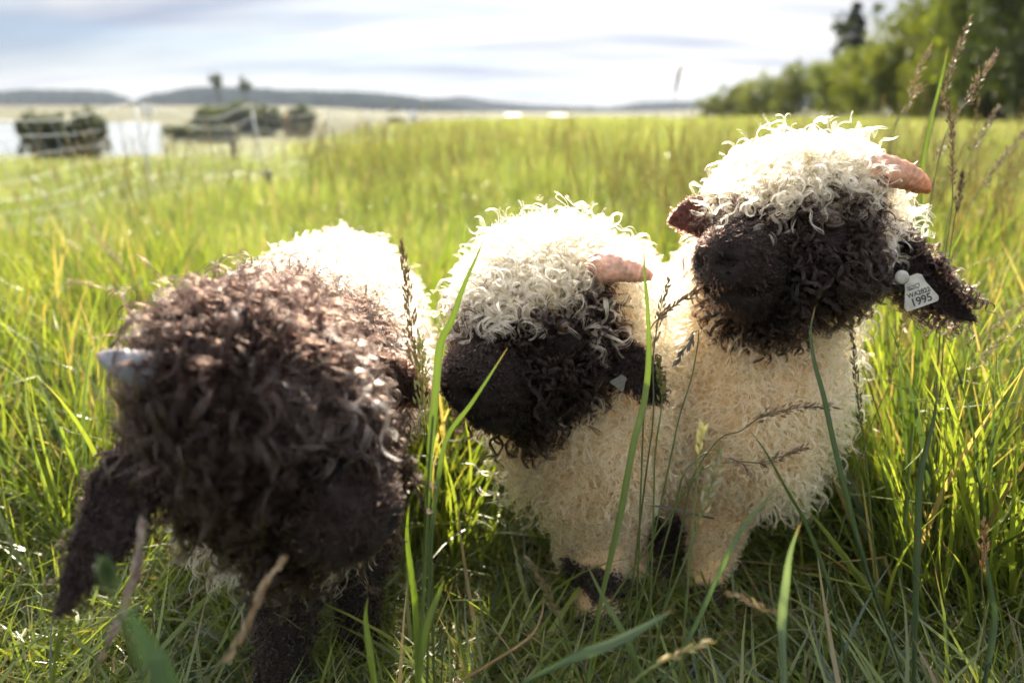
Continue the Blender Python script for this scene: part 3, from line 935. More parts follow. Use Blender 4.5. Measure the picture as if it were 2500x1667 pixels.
    N2 = sh.grad(X2); h2 = spec['colour'](X2, cl2, a2, b2, c2, r)
    rad = nz(X2 - (O + U * .12 * s - F * .02 * s))
    fl2 = tang(rad * .9 + g * .5 + nz(r.normal(size=X2.shape)) * .45, N2)
    edge = sstep(.02, .10, b2)
    wh.grow(X2, N2, fl2, spec.get('Lm', .062) * (1 + .15 * edge), spec.get('Rm', .0062), spec.get('turns', 2.5), .00040, h2, 7, .0005, 24, .34, 1.0, .75, jit=.3, wig=.45, r=r, vary=.10)
    X5 = sample(V, Fm, 9000, r); cl5, a5, b5, c5 = classify(X5); N5 = sh.grad(X5)
    wh.grow(X5, N5, tang(nz(r.normal(size=X5.shape)) + g * .4, N5), .030, .0028, 1.2, .00026, spec['colour'](X5, cl5, a5, b5, c5, r), 2, .002, 9, .7, .8, .3, r=r, vary=.07)
    # fluffier stray fibres lifting off the outline
    m_ = r.random(len(X2)) < spec.get('stray', .08)
    wh.grow(X2[m_], N2[m_], fl2[m_], spec.get('Lm', .060) * 1.05, spec.get('Rs', .0065), 1.9, .00034, h2[m_] * 1.03, 3, .0010, 22, 1.5, .5, .1, r=r, vary=.07)
    cm = r.random(len(X2)) < .022
    wh.grow(X2[cm] + N2[cm] * .016, N2[cm], fl2[cm], .022, 0, 0, .00045, (.42, .30, .12), 1, 0, 6, .25, 1, 0, jit=.9, r=r)
    # face
    Ff = Fq[ck == 'face']; X3 = sample(V, Ff, int(spec.get('nface', 3000)), r); cl3, a3, b3, c3 = classify(X3); N3 = sh.grad(X3)
    h3 = spec['colour'](X3, cl3, a3, b3, c3, r)
    nk = ~((b3 > .160) & (np.abs(a3) < .040) & (c3 < .004) & (c3 > -.075) & (r.random(len(X3)) < .85)); X3, N3, a3, b3, c3, h3, cl3 = X3[nk], N3[nk], a3[nk], b3[nk], c3[nk], h3[nk], cl3[nk]
    front = sstep(.11, .155, b3)
    side = sstep(.0, .12, b3)
    away = -F[None] * .55 - U[None] * .55 + np.sign(a3)[:, None] * Sd[None] * .25
    fl3 = tang(away + nz(r.normal(size=X3.shape)) * .3, N3)
    lower = sstep(-.01, -.07, c3)
    Lf = .009 + (1 - front) * (.014 + .018 * lower + .010 * (1 - side)) * spec.get('fl', 1)
    for ep in eyep:
        k_ = (np.linalg.norm(X3 - ep - F * .010, axis=1) > .032 * s); X3, N3, fl3, Lf, front, h3, lower, c3 = X3[k_], N3[k_], fl3[k_], Lf[k_], front[k_], h3[k_], lower[k_], c3[k_]
    wf.grow(X3, N3, fl3, Lf * 1.25, .0005 + .0036 * (1 - front), 1.3, .00045, h3, 5, .0008, 13, .5, 1.0, .35, r=r, vary=.35)
    X4 = sample(V, Ff, 9000, r); N4 = sh.grad(X4); cl4, a4, b4, c4 = classify(X4)
    for ep in eyep:
        k_ = np.linalg.norm(X4 - ep, axis=1) > .015 * s; X4, N4, cl4, a4, b4, c4 = X4[k_], N4[k_], cl4[k_], a4[k_], b4[k_], c4[k_]
    nk = ~((b4 > .160) & (np.abs(a4) < .040) & (c4 < .004) & (c4 > -.075) & (r.random(len(X4)) < .7)); X4, N4, cl4, a4, b4, c4 = X4[nk], N4[nk], cl4[nk], a4[nk], b4[nk], c4[nk]
    wf.grow(X4, N4, tang(-F[None] * .9 - U[None] * .4 + nz(r.normal(size=X4.shape)) * .25, N4), .009, .0004, .5, .00022, spec['colour'](X4, cl4, a4, b4, c4, r), 2, .001, 6, .45, 1.1, .1, r=r, vary=.2)
    # ringlets hanging from the jaw and cheeks
    jm = (lower > .3) & (front < .6) & (r.random(len(X3)) < .34)
    wf.grow(X3[jm], N3[jm], np.tile(g, (jm.sum(), 1)), .058 * spec.get('fl', 1), .0068, 1.9, .0006, h3[jm] * .8, 10, .0005, 24, .7, .6, 1.0, r=r, vary=.25)
    # side ringlets
    sm = (front < .35) & (c3 > -.04) & (r.random(len(X3)) < spec.get('sider', .16))
    wf.grow(X3[sm], N3[sm], fl3[sm], .042 * spec.get('fl', 1), .0060, 1.7, .00055, h3[sm], 8, .0006, 22, 1.0, .8, .5, r=r, vary=.3)
    # chaff caught in the face wool
    cm = r.random(len(X3)) < .022
    wf.grow(X3[cm] + N3[cm] * .012, N3[cm], fl3[cm], .004, 0, 0, .0006, (.55, .45, .28), 1, 0, 4, .2, 1, 0, r=r)
    for ex in spec.get('extra', []): ex(wh, wf, sh, r, dict(O=O, F=F, U=U, S=Sd, s=s, loc=loc2))
    wb.build('body_fleece', spec.get('mb', M_hair), ob, LOC)
    wh.build('head_wool', spec.get('mm', M_hair), ob, LOC)
    wf.build('face_wool', M_dark, ob, LOC)
    return ob, sh


def col_white(knees=()):
    def f(X, cls, a, b, c, r):
        n = len(X); col = np.zeros((n, 3)); 
        nse = vnoise(X * 28)[:, None]; n2 = vnoise(X * 9 + 5)[:, None]
        cream = CREAM * (1 - .5 * (1 - n2)) + WHITE * .5 * (1 - n2)
        cream = cream * (1 - .16 * (nse > .62))
        col[:] = cream
        col[cls == 'body'] *= .74
        col[cls == 'mop'] = ((WHITE * (1 - .5 * n2) + np.array((.74, .46, .22)) * .55 * n2) * (1 - .18 * (nse > .6)))[cls == 'mop']
        fc = cls == 'face'; col[fc] = (BLACK * (.8 + .5 * nse))[fc]
        col[(cls == 'hoof')] = (.05, .04, .035)
        for kc, kr in knees:
            kn = np.isin(cls, ['shin', 'thigh']) & (np.linalg.norm(X - kc, axis=1) < kr * (.7 + .6 * vnoise(X * 30)))
            col[kn] = (.030, .020, .016)
        return col
    return f


def at(k, dx=0, dy=0, dz=0): return np.array(k) + (dx, dy, dz)


def hind(a, lx):   # hind leg under the rump: thigh, hock back, foot
    a = np.array(a); t_ = a + (lx, 0, -.06); kn = np.array([t_[0], t_[1] + .05, .16]); ft = np.array([t_[0], t_[1] + .02, 0.0])
    return (t_, kn, ft)


# --- sheep 3, right, head up
r3 = P(1795, 775, 1.72)
SP3 = dict(seed=3, s=1.0, O=P(1960, 545, 1.12), F=-.152 * VR - .050 * VU - .105 * VD, U=VU + .10 * VR - .05 * VD,
    neck=P(1858, 760, 1.20), nape=(.02, -.06, -.01), mop=(.076, .080, .050), mopoff=(-.012, -.012, .040),
    body=[(P(1855, 740, 1.20), P(1815, 980, 1.24), .092, .112, 'neck'), (P(1815, 980, 1.24), P(1825, 1060, 1.24), .108, .086, 'neck'),
          (P(1815, 930, 1.32), P(1780, 850, 1.5), .125, .145, 'body'), (P(1780, 860, 1.5), r3, .15, .155, 'body')],
    legs=[(P(1800, 1150, 1.25), P(1750, 1290, 1.30), G(1715, 1500)), (P(1690, 1130, 1.30), P(1640, 1250, 1.36), G(1600, 1440)), hind(r3, -.07), hind(r3, .08)],
    ears=[dict(pts=[(2105, 600, 1.12, 30), (2165, 620, 1.10, 50), (2245, 685, 1.09, 42), (2320, 747, 1.085, 25), (2382, 782, 1.08, 5)], pile=3000, plen=.010, curl=.5, clen=.036, cR=.0056, facing=VD, cup=.2),
          dict(pts=[(1790, 548, 1.15, 40), (1740, 533, 1.13, 54), (1685, 530, 1.13, 44), (1632, 542, 1.13, 7)], col=(.10, .035, .025), hcol=(.07, .03, .025), pile=1200, plen=.006, curl=.22, clen=.010, cR=.0015, cup=.1)],
    horns=[dict(pts=[(2080, 420, 1.09, 40), (2145, 415, 1.05, 41), (2210, 430, 1.04, 34), (2250, 452, 1.04, 24), (2270, 468, 1.04, 8)], c0=(.55, .36, .26), c1=(.62, .24, .09))],
    eyes=[(2030, 545)], colour=col_white([(P(1640, 1290, 1.36), .060)]), label='tallest white sheep with raised black face and an ear tag on its drooping ear', dens=1.0)

# --- sheep 2, middle
r2 = P(1445, 768, 1.68)
SP2 = dict(seed=2, s=1.0, O=P(1335, 752, 1.10), F=-.118 * VR - .096 * VU - .115 * VD, U=VU + .05 * VR - .1 * VD,
    neck=P(1420, 900, 1.17), mop=(.078, .080, .048), nape=(.03, -.07, -.02), fore=.045, mopoff=(-.022, -.012, .026),
    body=[(P(1420, 900, 1.17), P(1440, 1060, 1.20), .095, .105, 'neck'), (P(1440, 1060, 1.20), P(1425, 1130, 1.20), .10, .060, 'neck'),
          (P(1450, 980, 1.28), P(1450, 860, 1.45), .125, .145, 'body'), (P(1450, 860, 1.45), r2, .145, .15, 'body')],
    legs=[(P(1430, 1200, 1.20), P(1445, 1340, 1.24), G(1450, 1570)), (P(1500, 1180, 1.28), P(1510, 1290, 1.33), G(1525, 1480)), hind(r2, -.07), hind(r2, .08)],
    ears=[dict(pts=[(1480, 845, 1.08, 28), (1525, 880, 1.03, 44), (1570, 925, 1.01, 38), (1614, 980, 1.00, 8)], pile=1600, curl=.25, clen=.016, cR=.0025),
          dict(pts=[(1165, 700, 1.14, 24), (1140, 715, 1.16, 36), (1125, 740, 1.18, 30), (1112, 765, 1.2, 6)], pile=600, curl=.2, clen=.014)],
    horns=[dict(pts=[(1400, 655, 1.07, 36), (1460, 650, 1.02, 39), (1520, 658, 1.01, 31), (1565, 668, 1.01, 22), (1592, 676, 1.01, 9)], c0=(.62, .36, .27), c1=(.72, .42, .27))],
    eyes=[(1372, 795)], colour=col_white([(P(1440, 1400, 1.24), .045)]), label='middle white sheep with its black muzzle lowered, standing between the other two', dens=1.0)


def col_dark(X, cls, a, b, c, r):
    n = len(X); nse = vnoise(X * 30)[:, None]; n2 = vnoise(X * 14 + 9)[:, None]
    col = np.array((.38, .31, .24)) * np.ones((n, 1))
    spk = vnoise(X * 60) > .60
    col[spk & (cls != 'mop')] = (.12, .075, .05)
    dk = np.isin(cls, ['mop', 'face', 'shin', 'hoof', 'thigh'])
    brown = BLACK * 1.0 * (1 - n2) + np.array((.014, .007, .005)) * n2
    col[dk] = brown[dk]
    fc = cls == 'face'; col[fc] = (BLACK * (.7 + .6 * nse))[fc]
    # the hood of dark wool runs back over the nape
    d = np.linalg.norm(X - spec1_nape, axis=1); k = (cls == 'neck') & (d < .185 + .04 * (vnoise(X * 25) - .5))
    col[k] = brown[k] * 1.3
    # pale grey tuft on the brow
    grey = (b > .03) & (b < .11) & (a > .00) & (a < .08) & (c > .01) & (vnoise(X * 40 + 3) > .45)
    col[grey & dk] = (.20, .16, .145)
    g2 = dk & ~grey & (cls == 'mop') & (r.random(n) < .07)
    col[g2] = (.12, .085, .07)
    return col


r1 = P(832, 775, 1.66)
O1 = P(622, 985, .77)
spec1_nape = P(640, 880, .90)
SP1 = dict(seed=1, s=.92, O=O1, F=.165 * VR - .145 * VU - .085 * VD, U=VU * .75 - .22 * VR - .55 * VD,
    neck=P(690, 960, .98), cheek=.8, nape=(.0, -.05, -.01), mop=(.078, .080, .050), mopoff=(.004, -.015, .022),
    body=[(P(690, 950, .98), P(760, 900, 1.15), .10, .125, 'neck'), (P(760, 900, 1.15), P(800, 850, 1.4), .13, .145, 'body'), (P(800, 850, 1.4), r1, .145, .15, 'body'),
          (P(720, 1050, 1.02), P(690, 1180, 1.0), .10, .085, 'neck')],
    legs=[(P(680, 1230, 1.0), P(690, 1400, 1.03), G(700, 1800)), (P(830, 1180, 1.10), P(870, 1350, 1.14), G(880, 1640)), hind(r1, -.07), hind(r1, .08)],
    ears=[dict(pts=[(400, 1090, .78, 60), (330, 1170, .75, 85), (262, 1300, .72, 66), (200, 1400, .70, 40), (142, 1505, .68, 9)], pile=2600, curl=.28, clen=.02, cR=.0028, cup=.25, plen=.010),
          dict(pts=[(900, 895, .90, 45), (955, 925, .90, 44), (1005, 950, .90, 30), (1044, 962, .90, 8)], thick=.5, cup=0, pile=1500, curl=.4, clen=.016, hcol=(.05, .028, .02))],
    horns=[dict(pts=[(430, 915, .72, 50), (360, 905, .69, 50), (300, 888, .68, 38), (262, 874, .68, 24), (240, 866, .68, 8)], c0=(.10, .11, .13), c1=(.34, .35, .38))],
    eyes=[], colour=col_dark, Lm=.046, Rm=.0066, turns=2.1, nmop=2900, nface=4200, stray=.20, Rs=.0095, fl=1.05, sider=.24, mm=M_dark,
    label='nearest sheep with dark brown curly head bent down and a white body behind', dens=1.0)


def brow_locks(pxs, L, Rc, col=WHITE):
    def f(wh, wf, sh, r, fr_):
        for (u, v, k) in pxs:
            q = sh.ray(u, v); nn = sh.grad(q[None])[0]
            X = q + r.normal(size=(k, 3)) * .006
            Nn = np.tile(nn, (k, 1))
            wh.grow(X, Nn, np.tile(nz(np.array([0, 0, -1.0]) + fr_['F'] * .2), (k, 1)), L, Rc, 1.6, .00045, col * (.9, .86, .8), 9, .0009, 22, .5, .8, 1.1, jit=.3, wig=.5, r=r, vary=.06)
    return f


SP3['extra'] = [brow_locks([(1900, 470, 3), (1870, 460, 3), (1960, 470, 4), (2105, 480, 6), (2125, 530, 6), (1830, 470, 3), (1945, 470, 3), (1775, 490, 3), (2105, 400, 8), (2120, 440, 6)], .075, .0080),
                brow_locks([(2120, 660, 6), (2100, 700, 6), (2140, 620, 5), (2080, 740, 5)], .055, .0065, np.array((.62, .50, .36)))]
SP2['extra'] = [brow_locks([(1290, 730, 4), (1330, 740, 5), (1230, 720, 4), (1180, 720, 4), (1300, 745, 5), (1130, 730, 4), (1415, 640, 8), (1425, 670, 6)], .060, .0070),
                brow_locks([(1460, 850, 6), (1440, 800, 8), (1470, 900, 6), (1500, 830, 6), (1450, 760, 8)], .055, .0065, np.array((.78, .62, .42)))]
def curtain(n, L, Rc, col, lift, grav, up=False, nst=9, turns=2.2):
    def f(wh, wf, sh, r, q):
        O, F, U, Sd, s = q['O'], q['F'], q['U'], q['S'], q['s']
        d = nz(r.normal(size=(n * 6, 3)))
        k = ((d @ (-VD)) > (.25 if not up else -.5)) & (((d @ VU) > .45) if up else ((d @ VU) > -.35))
        d = d[k][:n]; X = O + d * .16
        for _ in range(30): X = X - d * sh.f(X)[:, None] * .8
        Nn = sh.grad(X); c = np.tile(col, (len(X), 1)) * (.6 + .9 * r.random((len(X), 1)))
        kk = (d @ VR > -.55) | up; X, d, c = X[kk], d[kk], c[kk]; Nn = sh.grad(X)
        g = np.array([0, 0, -1.0]); fl = nz(g + Nn * (.15 if not up else .6))
        wh.grow(X, Nn, fl, L, Rc, turns, .00052, c, nst, .0006, 26, lift, .9, grav, jit=.35, wig=.5, r=r, vary=.25)
    return f


SP1['extra'] = [curtain(300, .095, .0062, np.array((.014, .008, .006)), .45, 1.1), curtain(80, .070, .0095, np.array((.02, .010, .007)), 1.7, .1, True, 4, 1.7),
                brow_locks([(690, 1120, 2), (740, 1090, 2), (620, 1080, 1), (760, 1020, 5), (800, 970, 7), (840, 1010, 8), (820, 940, 8), (850, 960, 8), (790, 960, 8), (700, 1080, 4)], .065, .009, np.array((.36, .31, .29)))]

S1, sh1 = build_sheep(SP1)
S2, sh2 = build_sheep(SP2)
S3, sh3 = build_sheep(SP3)


# ear tags: white plate hanging from a round stud
def ear_tag(parent, stud, c, du, dv, wtop, wbot, hgt, lines, nrm, loc, mark=True):
    """c: top middle of the plate, du: reading direction, dv: downwards"""
    du = nz(np.array(du)); dv = nz(np.array(dv) - (np.array(dv) @ du) * du); nn = np.cross(du, -dv)
    mb = MB()
    prof = [(-wtop / 2 * .6, 0), (wtop / 2 * .6, 0), (wtop / 2, .08 * hgt), (wtop * .55, .3 * hgt), (wbot / 2, .86 * hgt), (wbot / 2 * .94, .97 * hgt), (wbot / 2 * .82, hgt), (-wbot / 2 * .82, hgt), (-wbot / 2 * .94, .97 * hgt), (-wbot / 2, .86 * hgt), (-wtop * .55, .3 * hgt), (-wtop / 2, .08 * hgt)]
    n = len(prof)
    V = [c + du * a + dv * b + nn * .0009 for a, b in prof] + [c + du * a + dv * b - nn * .0009 for a, b in prof]
    mb.add(np.array(V) - loc, [list(range(n))[::-1], list(range(n, 2 * n))] + [[i, (i + 1) % n, n + (i + 1) % n, n + i] for i in range(n)])
    t_ = mb.build('ear_tag', M_tag if lines else M_tag2, None, False); t_.parent = parent; t_.matrix_parent_inverse = Matrix()
    t_['label'] = 'white plastic tag printed with dark numbers' if lines else 'grey plastic tag half hidden by the ear'
    if stud is not None:
      mb = MB(); q = stud - loc
      mb.tube([q - nn * .002, q + nn * .0015, q + nn * .0042, q + nn * .0055], [.0078, .0095, .0075, .003], 20)
      st = mb.build('stud', M_tag); st.parent = t_
    for (txt, size, x, y) in lines:
        cu = bpy.data.curves.new('txt', 'FONT'); cu.body = txt; cu.size = size; cu.extrude = .00015; cu.align_x = 'CENTER'; cu.offset = size * .018
        to = bpy.data.objects.new('txt', cu); C.objects.link(to)
        dg = bpy.context.evaluated_depsgraph_get(); me = bpy.data.meshes.new_from_object(to.evaluated_get(dg))
        bpy.data.objects.remove(to)
        Mx = Matrix((( *du, 0), (*(-dv), 0), (*nn, 0), (0, 0, 0, 1))).transposed()
        Mx.translation = Vector(c - loc + du * x + dv * y + nn * .0011)
        me.transform(Mx); me.name = 'lettering'; me.materials.clear(); me.materials.append(M_ink)
        lo = bpy.data.objects.new('lettering', me); C.objects.link(lo); lo.parent = t_
    if mark:   # the printed shield with US in it, and the small box beside it
        mb = MB()
        def ln(a, b, w_=.0004):
            mb.tube([c - loc + du * a[0] + dv * a[1] + nn * .0011, c - loc + du * b[0] + dv * b[1] + nn * .0011], w_, 4)
        for poly in ([(-.0010, .0125), (.0045, .0125), (.0045, .0160), (.0018, .0185), (-.0010, .0160)], [(-.0115, .0130), (-.0030, .0130), (-.0030, .0175), (-.0115, .0175)], [(-.0098, .0143), (-.0050, .0165), (-.0098, .0165)]):
            for i in range(len(poly)): ln(poly[i], poly[(i + 1) % len(poly)])
        e = mb.build('printed_mark', M_ink); e.parent = t_
    return t_


e3 = [o for o in S3.children if o.name.startswith('ear') and 'tag' not in o.name][0]
L3 = np.array(S3.location)
M_tag2 = plain('grey_tag', (0.09, 0.09, 0.07), 0.7, .3, 300)
du3 = nz(VR * .93 + VU * .33 + VD * .0)
ear_tag(S3, P(2201, 677, 1.042), P(2226, 672, 1.042), du3, -VU * .93 + VR * .22, .025, .047, .043,
        [('WA2822', .0085, .0006, .0270), ('1995', .0146, .0006, .0392)], None, L3)
L2 = np.array(S2.location)
ear_tag(S2, None, P(1524, 918, .992), VR * .80 - VU * .6, -VU * .65 - VR * .35, .010, .020, .017, [], None, L2, False)
# ------------------------------------------------------------------ grass
def blades(r, n, spread, hmin, hmax, wid, seg, t0, t1, curve, fold=True):
    """n grass leaves as strips; returns verts, faces, colours"""
    an = r.random(n) * 6.283; rr = np.sqrt(r.random(n)) * spread
    base = np.stack([rr * np.cos(an), rr * np.sin(an), np.zeros(n)], -1)
    L = hmin + (hmax - hmin) * r.random(n) ** .8
    az = r.random(n) * 6.283
    tilt = t0 + (t1 - t0) * r.random(n) ** 1.5
    kv = curve * r.random(n) ** 1.4
    kink = np.where(r.random(n) < .15, .35 + .4 * r.random(n), 9)
    t = np.linspace(0, 1, seg + 1)
    th = tilt[:, None] + kv[:, None] * t[None] ** 1.6 + np.where(t[None] > kink[:, None], 1.1, 0)
    step = L / seg
    hor = np.cumsum(np.sin(th[:, :-1]) * step[:, None], 1); ver = np.cumsum(np.cos(th[:, :-1]) * step[:, None], 1)
    hor = np.concatenate([np.zeros((n, 1)), hor], 1); ver = np.concatenate([np.zeros((n, 1)), ver], 1)
    ver = np.maximum(ver, -.01 + .01 * hor)
    az2 = az[:, None] + (r.normal(size=n) * .4)[:, None] * t[None]
    c = base[:, None] + np.stack([hor * np.cos(az2), hor * np.sin(az2), ver], -1)
    tw = az[:, None] + math.pi / 2 + (r.normal(size=n) * .5)[:, None] + (r.normal(size=n) * .9)[:, None] * t[None]
    wv = np.stack([np.cos(tw), np.sin(tw), 0 * tw], -1)
    prof = np.minimum(1, .55 + t * 2.5) * (1 - t ** 2.4) ** .9
    ww = (wid * (.5 + .9 * r.random(n)))[:, None] * prof[None]
    A = c - wv * ww[..., None] / 2; B = c + wv * ww[..., None] / 2
    V = np.stack([A, B], 2).reshape(-1, 3)
    k = (np.arange(n)[:, None] * (seg + 1) * 2 + np.arange(seg)[None] * 2).ravel()
    F = np.stack([k, k + 1, k + 3, k + 2], -1)
    u = r.random((n, 1))
    green = np.array((.10, .15, .028)) * (1 - u) + np.array((.25, .295, .055)) * u
    dry = r.random(n) < .10
    green[dry] = np.array((.34, .26, .13)) * (.6 + .6 * r.random((dry.sum(), 1)))
    blu = r.random(n) < .15; green[blu] = np.array((.055, .090, .040))
    col = np.repeat(green, (seg + 1) * 2, 0)
    tt = np.tile(np.repeat(t, 2), n)[:, None]; bt_ = np.repeat((r.random(n) < .14) * (.10 + .2 * r.random(n)), (seg + 1) * 2)[:, None]
    k_ = np.clip((tt - (1 - bt_)) / .12, 0, 1) * (bt_ > 0); col = col * (1 - k_) + np.array((.30, .21, .10)) * k_
    yl = np.clip(1 - tt * 3.5, 0, 1) * .35; col = col * (1 - yl) + np.array((.20, .19, .08)) * yl
    return V, F, col


def spikelets(r, line, n, f0, size, spreadr, col, colb, loose=1.0):
    """seed head: little pointed husks along the top of a stalk line (m,3)"""
    m = len(line); V = []; F = []; Cc = []
    for q in range(n):
        f = f0 + (1 - f0) * (q + r.random()) / n
        i = min(int(f * (m - 1)), m - 2); g_ = f * (m - 1) - i
        p_ = line[i] * (1 - g_) + line[i + 1] * g_
        T_ = nz(line[i + 1] - line[i])
        side = nz(np.cross(T_, nz(r.normal(size=3))))
        env = math.sin(min(1, (1 - f) / (1 - f0) * 1.15) * math.pi * .5) ** .7
        d = nz(T_ * (1.0) + side * (.28 + .4 * r.random()) * loose)
        p_ = p_ + side * spreadr * env * r.random() + T_ * spreadr * r.random()
        L = size * (.7 + .6 * r.random()); w_ = L * .17
        A = nz(np.cross(d, r.normal(size=3))); B = np.cross(d, A)
        k = len(V)
        V += [p_, p_ + d * L * .4 + A * w_, p_ + d * L * .4 - A * w_ * .5 + B * w_ * .86, p_ + d * L * .4 - A * w_ * .5 - B * w_ * .86, p_ + d * L]
        F += [[k, k + 1, k + 2], [k, k + 2, k + 3], [k, k + 3, k + 1], [k + 4, k + 2, k + 1], [k + 4, k + 3, k + 2], [k + 4, k + 1, k + 3]]
        u = r.random(); Cc += [np.array(col) * (1 - u) + np.array(colb) * u] * 5
    return np.array(V), F, np.array(Cc)


src = bpy.data.collections.new('grass_tufts')     # sources for the scattered meadow, not placed themselves
def srcobj(name, me):
    me.materials.append(M_grass)
    o = bpy.data.objects.new(name, me); src.objects.link(o); return o

r = np.random.default_rng(11)
kinds = []
for i in range(5):      # 0-4 near tufts
    V, F, c_ = blades(r, 26, .075, .12, .42, .0072, 7, .05, .85, 1.7)
    kinds.append(srcobj('tuft_a%d' % i, mesh_from('tuft', V, F, c_)))
for i in range(3):      # 5-7 flattened undergrowth
    V, F, c_ = blades(r, 24, .09, .10, .28, .0056, 5, .8, 1.5, 1.0)
    c_[: len(c_) // 4] = (.20, .15, .07)
    kinds.append(srcobj('tuft_b%d' % i, mesh_from('tuft', V, F, c_)))
for i in range(4):      # 8-11 middle distance
    V, F, c_ = blades(r, 44, .22, .16, .46, .0075, 4, .03, .5, 1.2)
    c_ = c_ * (1.27, 1.24, 1.9)  # paler: straw tone plus distance haze mixed into the colour
    kinds.append(srcobj('tuft_c%d' % i, mesh_from('tuft', V, F, c_)))
for i in range(3):      # 12-14 far, broad
    V, F, c_ = blades(r, 90, .8, .2, .45, .018, 3, .03, .45, 1.0)
    c_ = c_ * (1.42, 1.34, 2.5)  # palest: more straw, and more haze put into the colour
    kinds.append(srcobj('tuft_d%d' % i, mesh_from('tuft', V, F, c_)))
for i in range(4):      # 15-18 flowering stems
    VV = []; FF = []; CC = []; n0 = 0
    for q in range(4):
        h = .5 + .22 * r.random(); a = r.random() * 6.28; l = .05 + .14 * r.random(); b = r.normal(size=2) * .08
        ln_ = spline([(b[0], b[1], 0), (b[0] + l * .2 * math.cos(a), b[1] + l * .2 * math.sin(a), h * .5), (b[0] + l * math.cos(a), b[1] + l * math.sin(a), h)], 9)
        mb = MB(); mb.tube(ln_, .0011, 3, (.12, .14, .05), cap=False)
        sv_, sf, sc = spikelets(r, ln_, 26, .72, .010, .006, (.30, .21, .13), (.50, .42, .27))
        for (v_, f_, c2) in ((mb.V[0], mb.F, mb.c[0]), (sv_, sf, sc)):
            VV.append(v_); CC.append(c2); FF += [[x + n0 for x in ff] for ff in f_]; n0 += len(v_)
    kinds.append(srcobj('tuft_e%d' % i, mesh_from('tuft', np.concatenate(VV), FF, np.concatenate(CC), False)))
for i in range(3):      # 19-21 tall rank tufts
    V, F, c_ = blades(r, 26, .07, .32, .62, .0085, 9, .03, .35, 1.1)
    kinds.append(srcobj('tuft_f%d' % i, mesh_from('tuft', V, F, c_)))
for i in range(3):      # 22-24 long fallen leaves
    V, F, c_ = blades(r, 12, .10, .22, .42, .0078, 8, .7, 1.45, .9)
    kinds.append(srcobj('tuft_g%d' % i, mesh_from('tuft', V, F, c_)))
names = sorted(o.name for o in kinds)
order = {o.name: k for k, o in enumerate(kinds)}      # names sort in building order: a0..a4, b.., c.., d.., e..

pts = []; scl = []; rot = []; idx = []
def put(x, y, s_, k, tiltv=.0):
    n = len(x)
    pts.append(np.stack([x, y, zground(x, y) - .004], -1)); scl.append(np.stack([np.ones(n), np.ones(n), s_], -1) * (s_ * .35 + .65)[:, None])
    rot.append(np.stack([r.normal(size=n) * tiltv, r.normal(size=n) * tiltv, r.random(n) * 6.283], -1)); idx.append(k)

def trm(x, y):
    f = np.ones(len(x))
    for q in (S1, S2, S3):
        lx, ly = q.location[0], q.location[1]
        f = f * (.66 + .34 * sstep(.6, 1.15, np.hypot((x - lx) / .30, (y - ly + .12) / .62)))
    f = f * (.45 + .55 * np.clip(np.abs(x + 3.2) / 1.1, 0, 1)) if True else f
    return f

def hfac(x, y):
    """how high the grass stands: trampled short in front of and under the sheep, tall elsewhere"""
    f = .62 + .38 * sstep(1.3, 2.3, y)
    f = np.maximum(f, .62 + .25 * sstep(.62, .9, x) * sstep(.7, 1.2, y))
    for q in (S1, S2, S3):
        lx, ly = q.location[0], q.location[1]
        d = np.hypot((x - lx) / .26, (y - ly - .1) / .5)
        f = f * 1
    f = f * trm(x, y)
    f = f * (.75 + .5 * vnoise(np.stack([x * 1.3, y * 1.3, 0 * x + 3], -1)))
    return f

n = 5200
x = (r.random(n) * 2 - 1); y = .22 + r.random(n) * 3.1; x = x * (.55 + y * .85)
put(x, y, hfac(x, y), r.integers(0, 5, n), .12)
n = 3600
x = (r.random(n) * 2 - 1); y = .2 + r.random(n) * 2.2; x = x * (.55 + y * .85)
put(x, y, (.7 + .5 * r.random(n)) * trm(x, y), r.integers(5, 8, n), .25)
n = 9500
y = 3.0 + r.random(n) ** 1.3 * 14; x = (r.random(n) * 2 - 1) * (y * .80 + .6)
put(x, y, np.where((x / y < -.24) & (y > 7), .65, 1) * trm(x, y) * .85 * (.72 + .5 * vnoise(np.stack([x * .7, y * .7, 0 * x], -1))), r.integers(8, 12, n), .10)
n = 9000
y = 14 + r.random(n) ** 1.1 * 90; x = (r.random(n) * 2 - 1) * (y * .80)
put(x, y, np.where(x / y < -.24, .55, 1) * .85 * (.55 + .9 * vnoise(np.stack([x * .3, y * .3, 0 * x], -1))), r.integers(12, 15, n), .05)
n = 2600
y = 2.3 + r.random(n) ** 1.4 * 22; x = (r.random(n) * 2 - 1) * (y * .78 + .3)
kp = (vnoise(np.stack([x * .5, y * .5, 0 * x + 7], -1)) > .46) & ((x / y > -.26) | (y < 5) & (r.random(n) < .4))
x, y = x[kp], y[kp]; put(x, y, .9 + .25 * r.random(len(x)), r.integers(15, 19, len(x)), .10)

n = 520; y = 1.0 + r.random(n) ** 1.2 * 2.2; x = .42 * y + .06 + r.random(n) * (.42 * y + .3)
k = (y > 1.4) | (x > .62); x, y = x[k], y[k]; put(x, y, .6 + .45 * r.random(len(x)), r.integers(19, 22, len(x)), .12)
n = 420; y = 1.25 + r.random(n) * 2.2; x = -(.40 * y + .10 + r.random(n) * (.42 * y + .2)); put(x, y, .5 + .4 * r.random(n), r.integers(19, 22, n), .12)
n = 60; y = 1.25 + r.random(n) * .8; x = -.10 * y + r.normal(size=n) * .05 - .02; put(x, y, .5 + .3 * r.random(n), r.integers(19, 22, n), .1)
n = 900; y = .35 + r.random(n) * 1.6; x = (r.random(n) * 2 - 1) * (.5 + y * .6); put(x, y, (.6 + .5 * r.random(n)) * trm(x, y), r.integers(22, 25, n), .25)
pm = bpy.data.meshes.new('grass')
Pp = np.concatenate(pts).astype(np.float32)
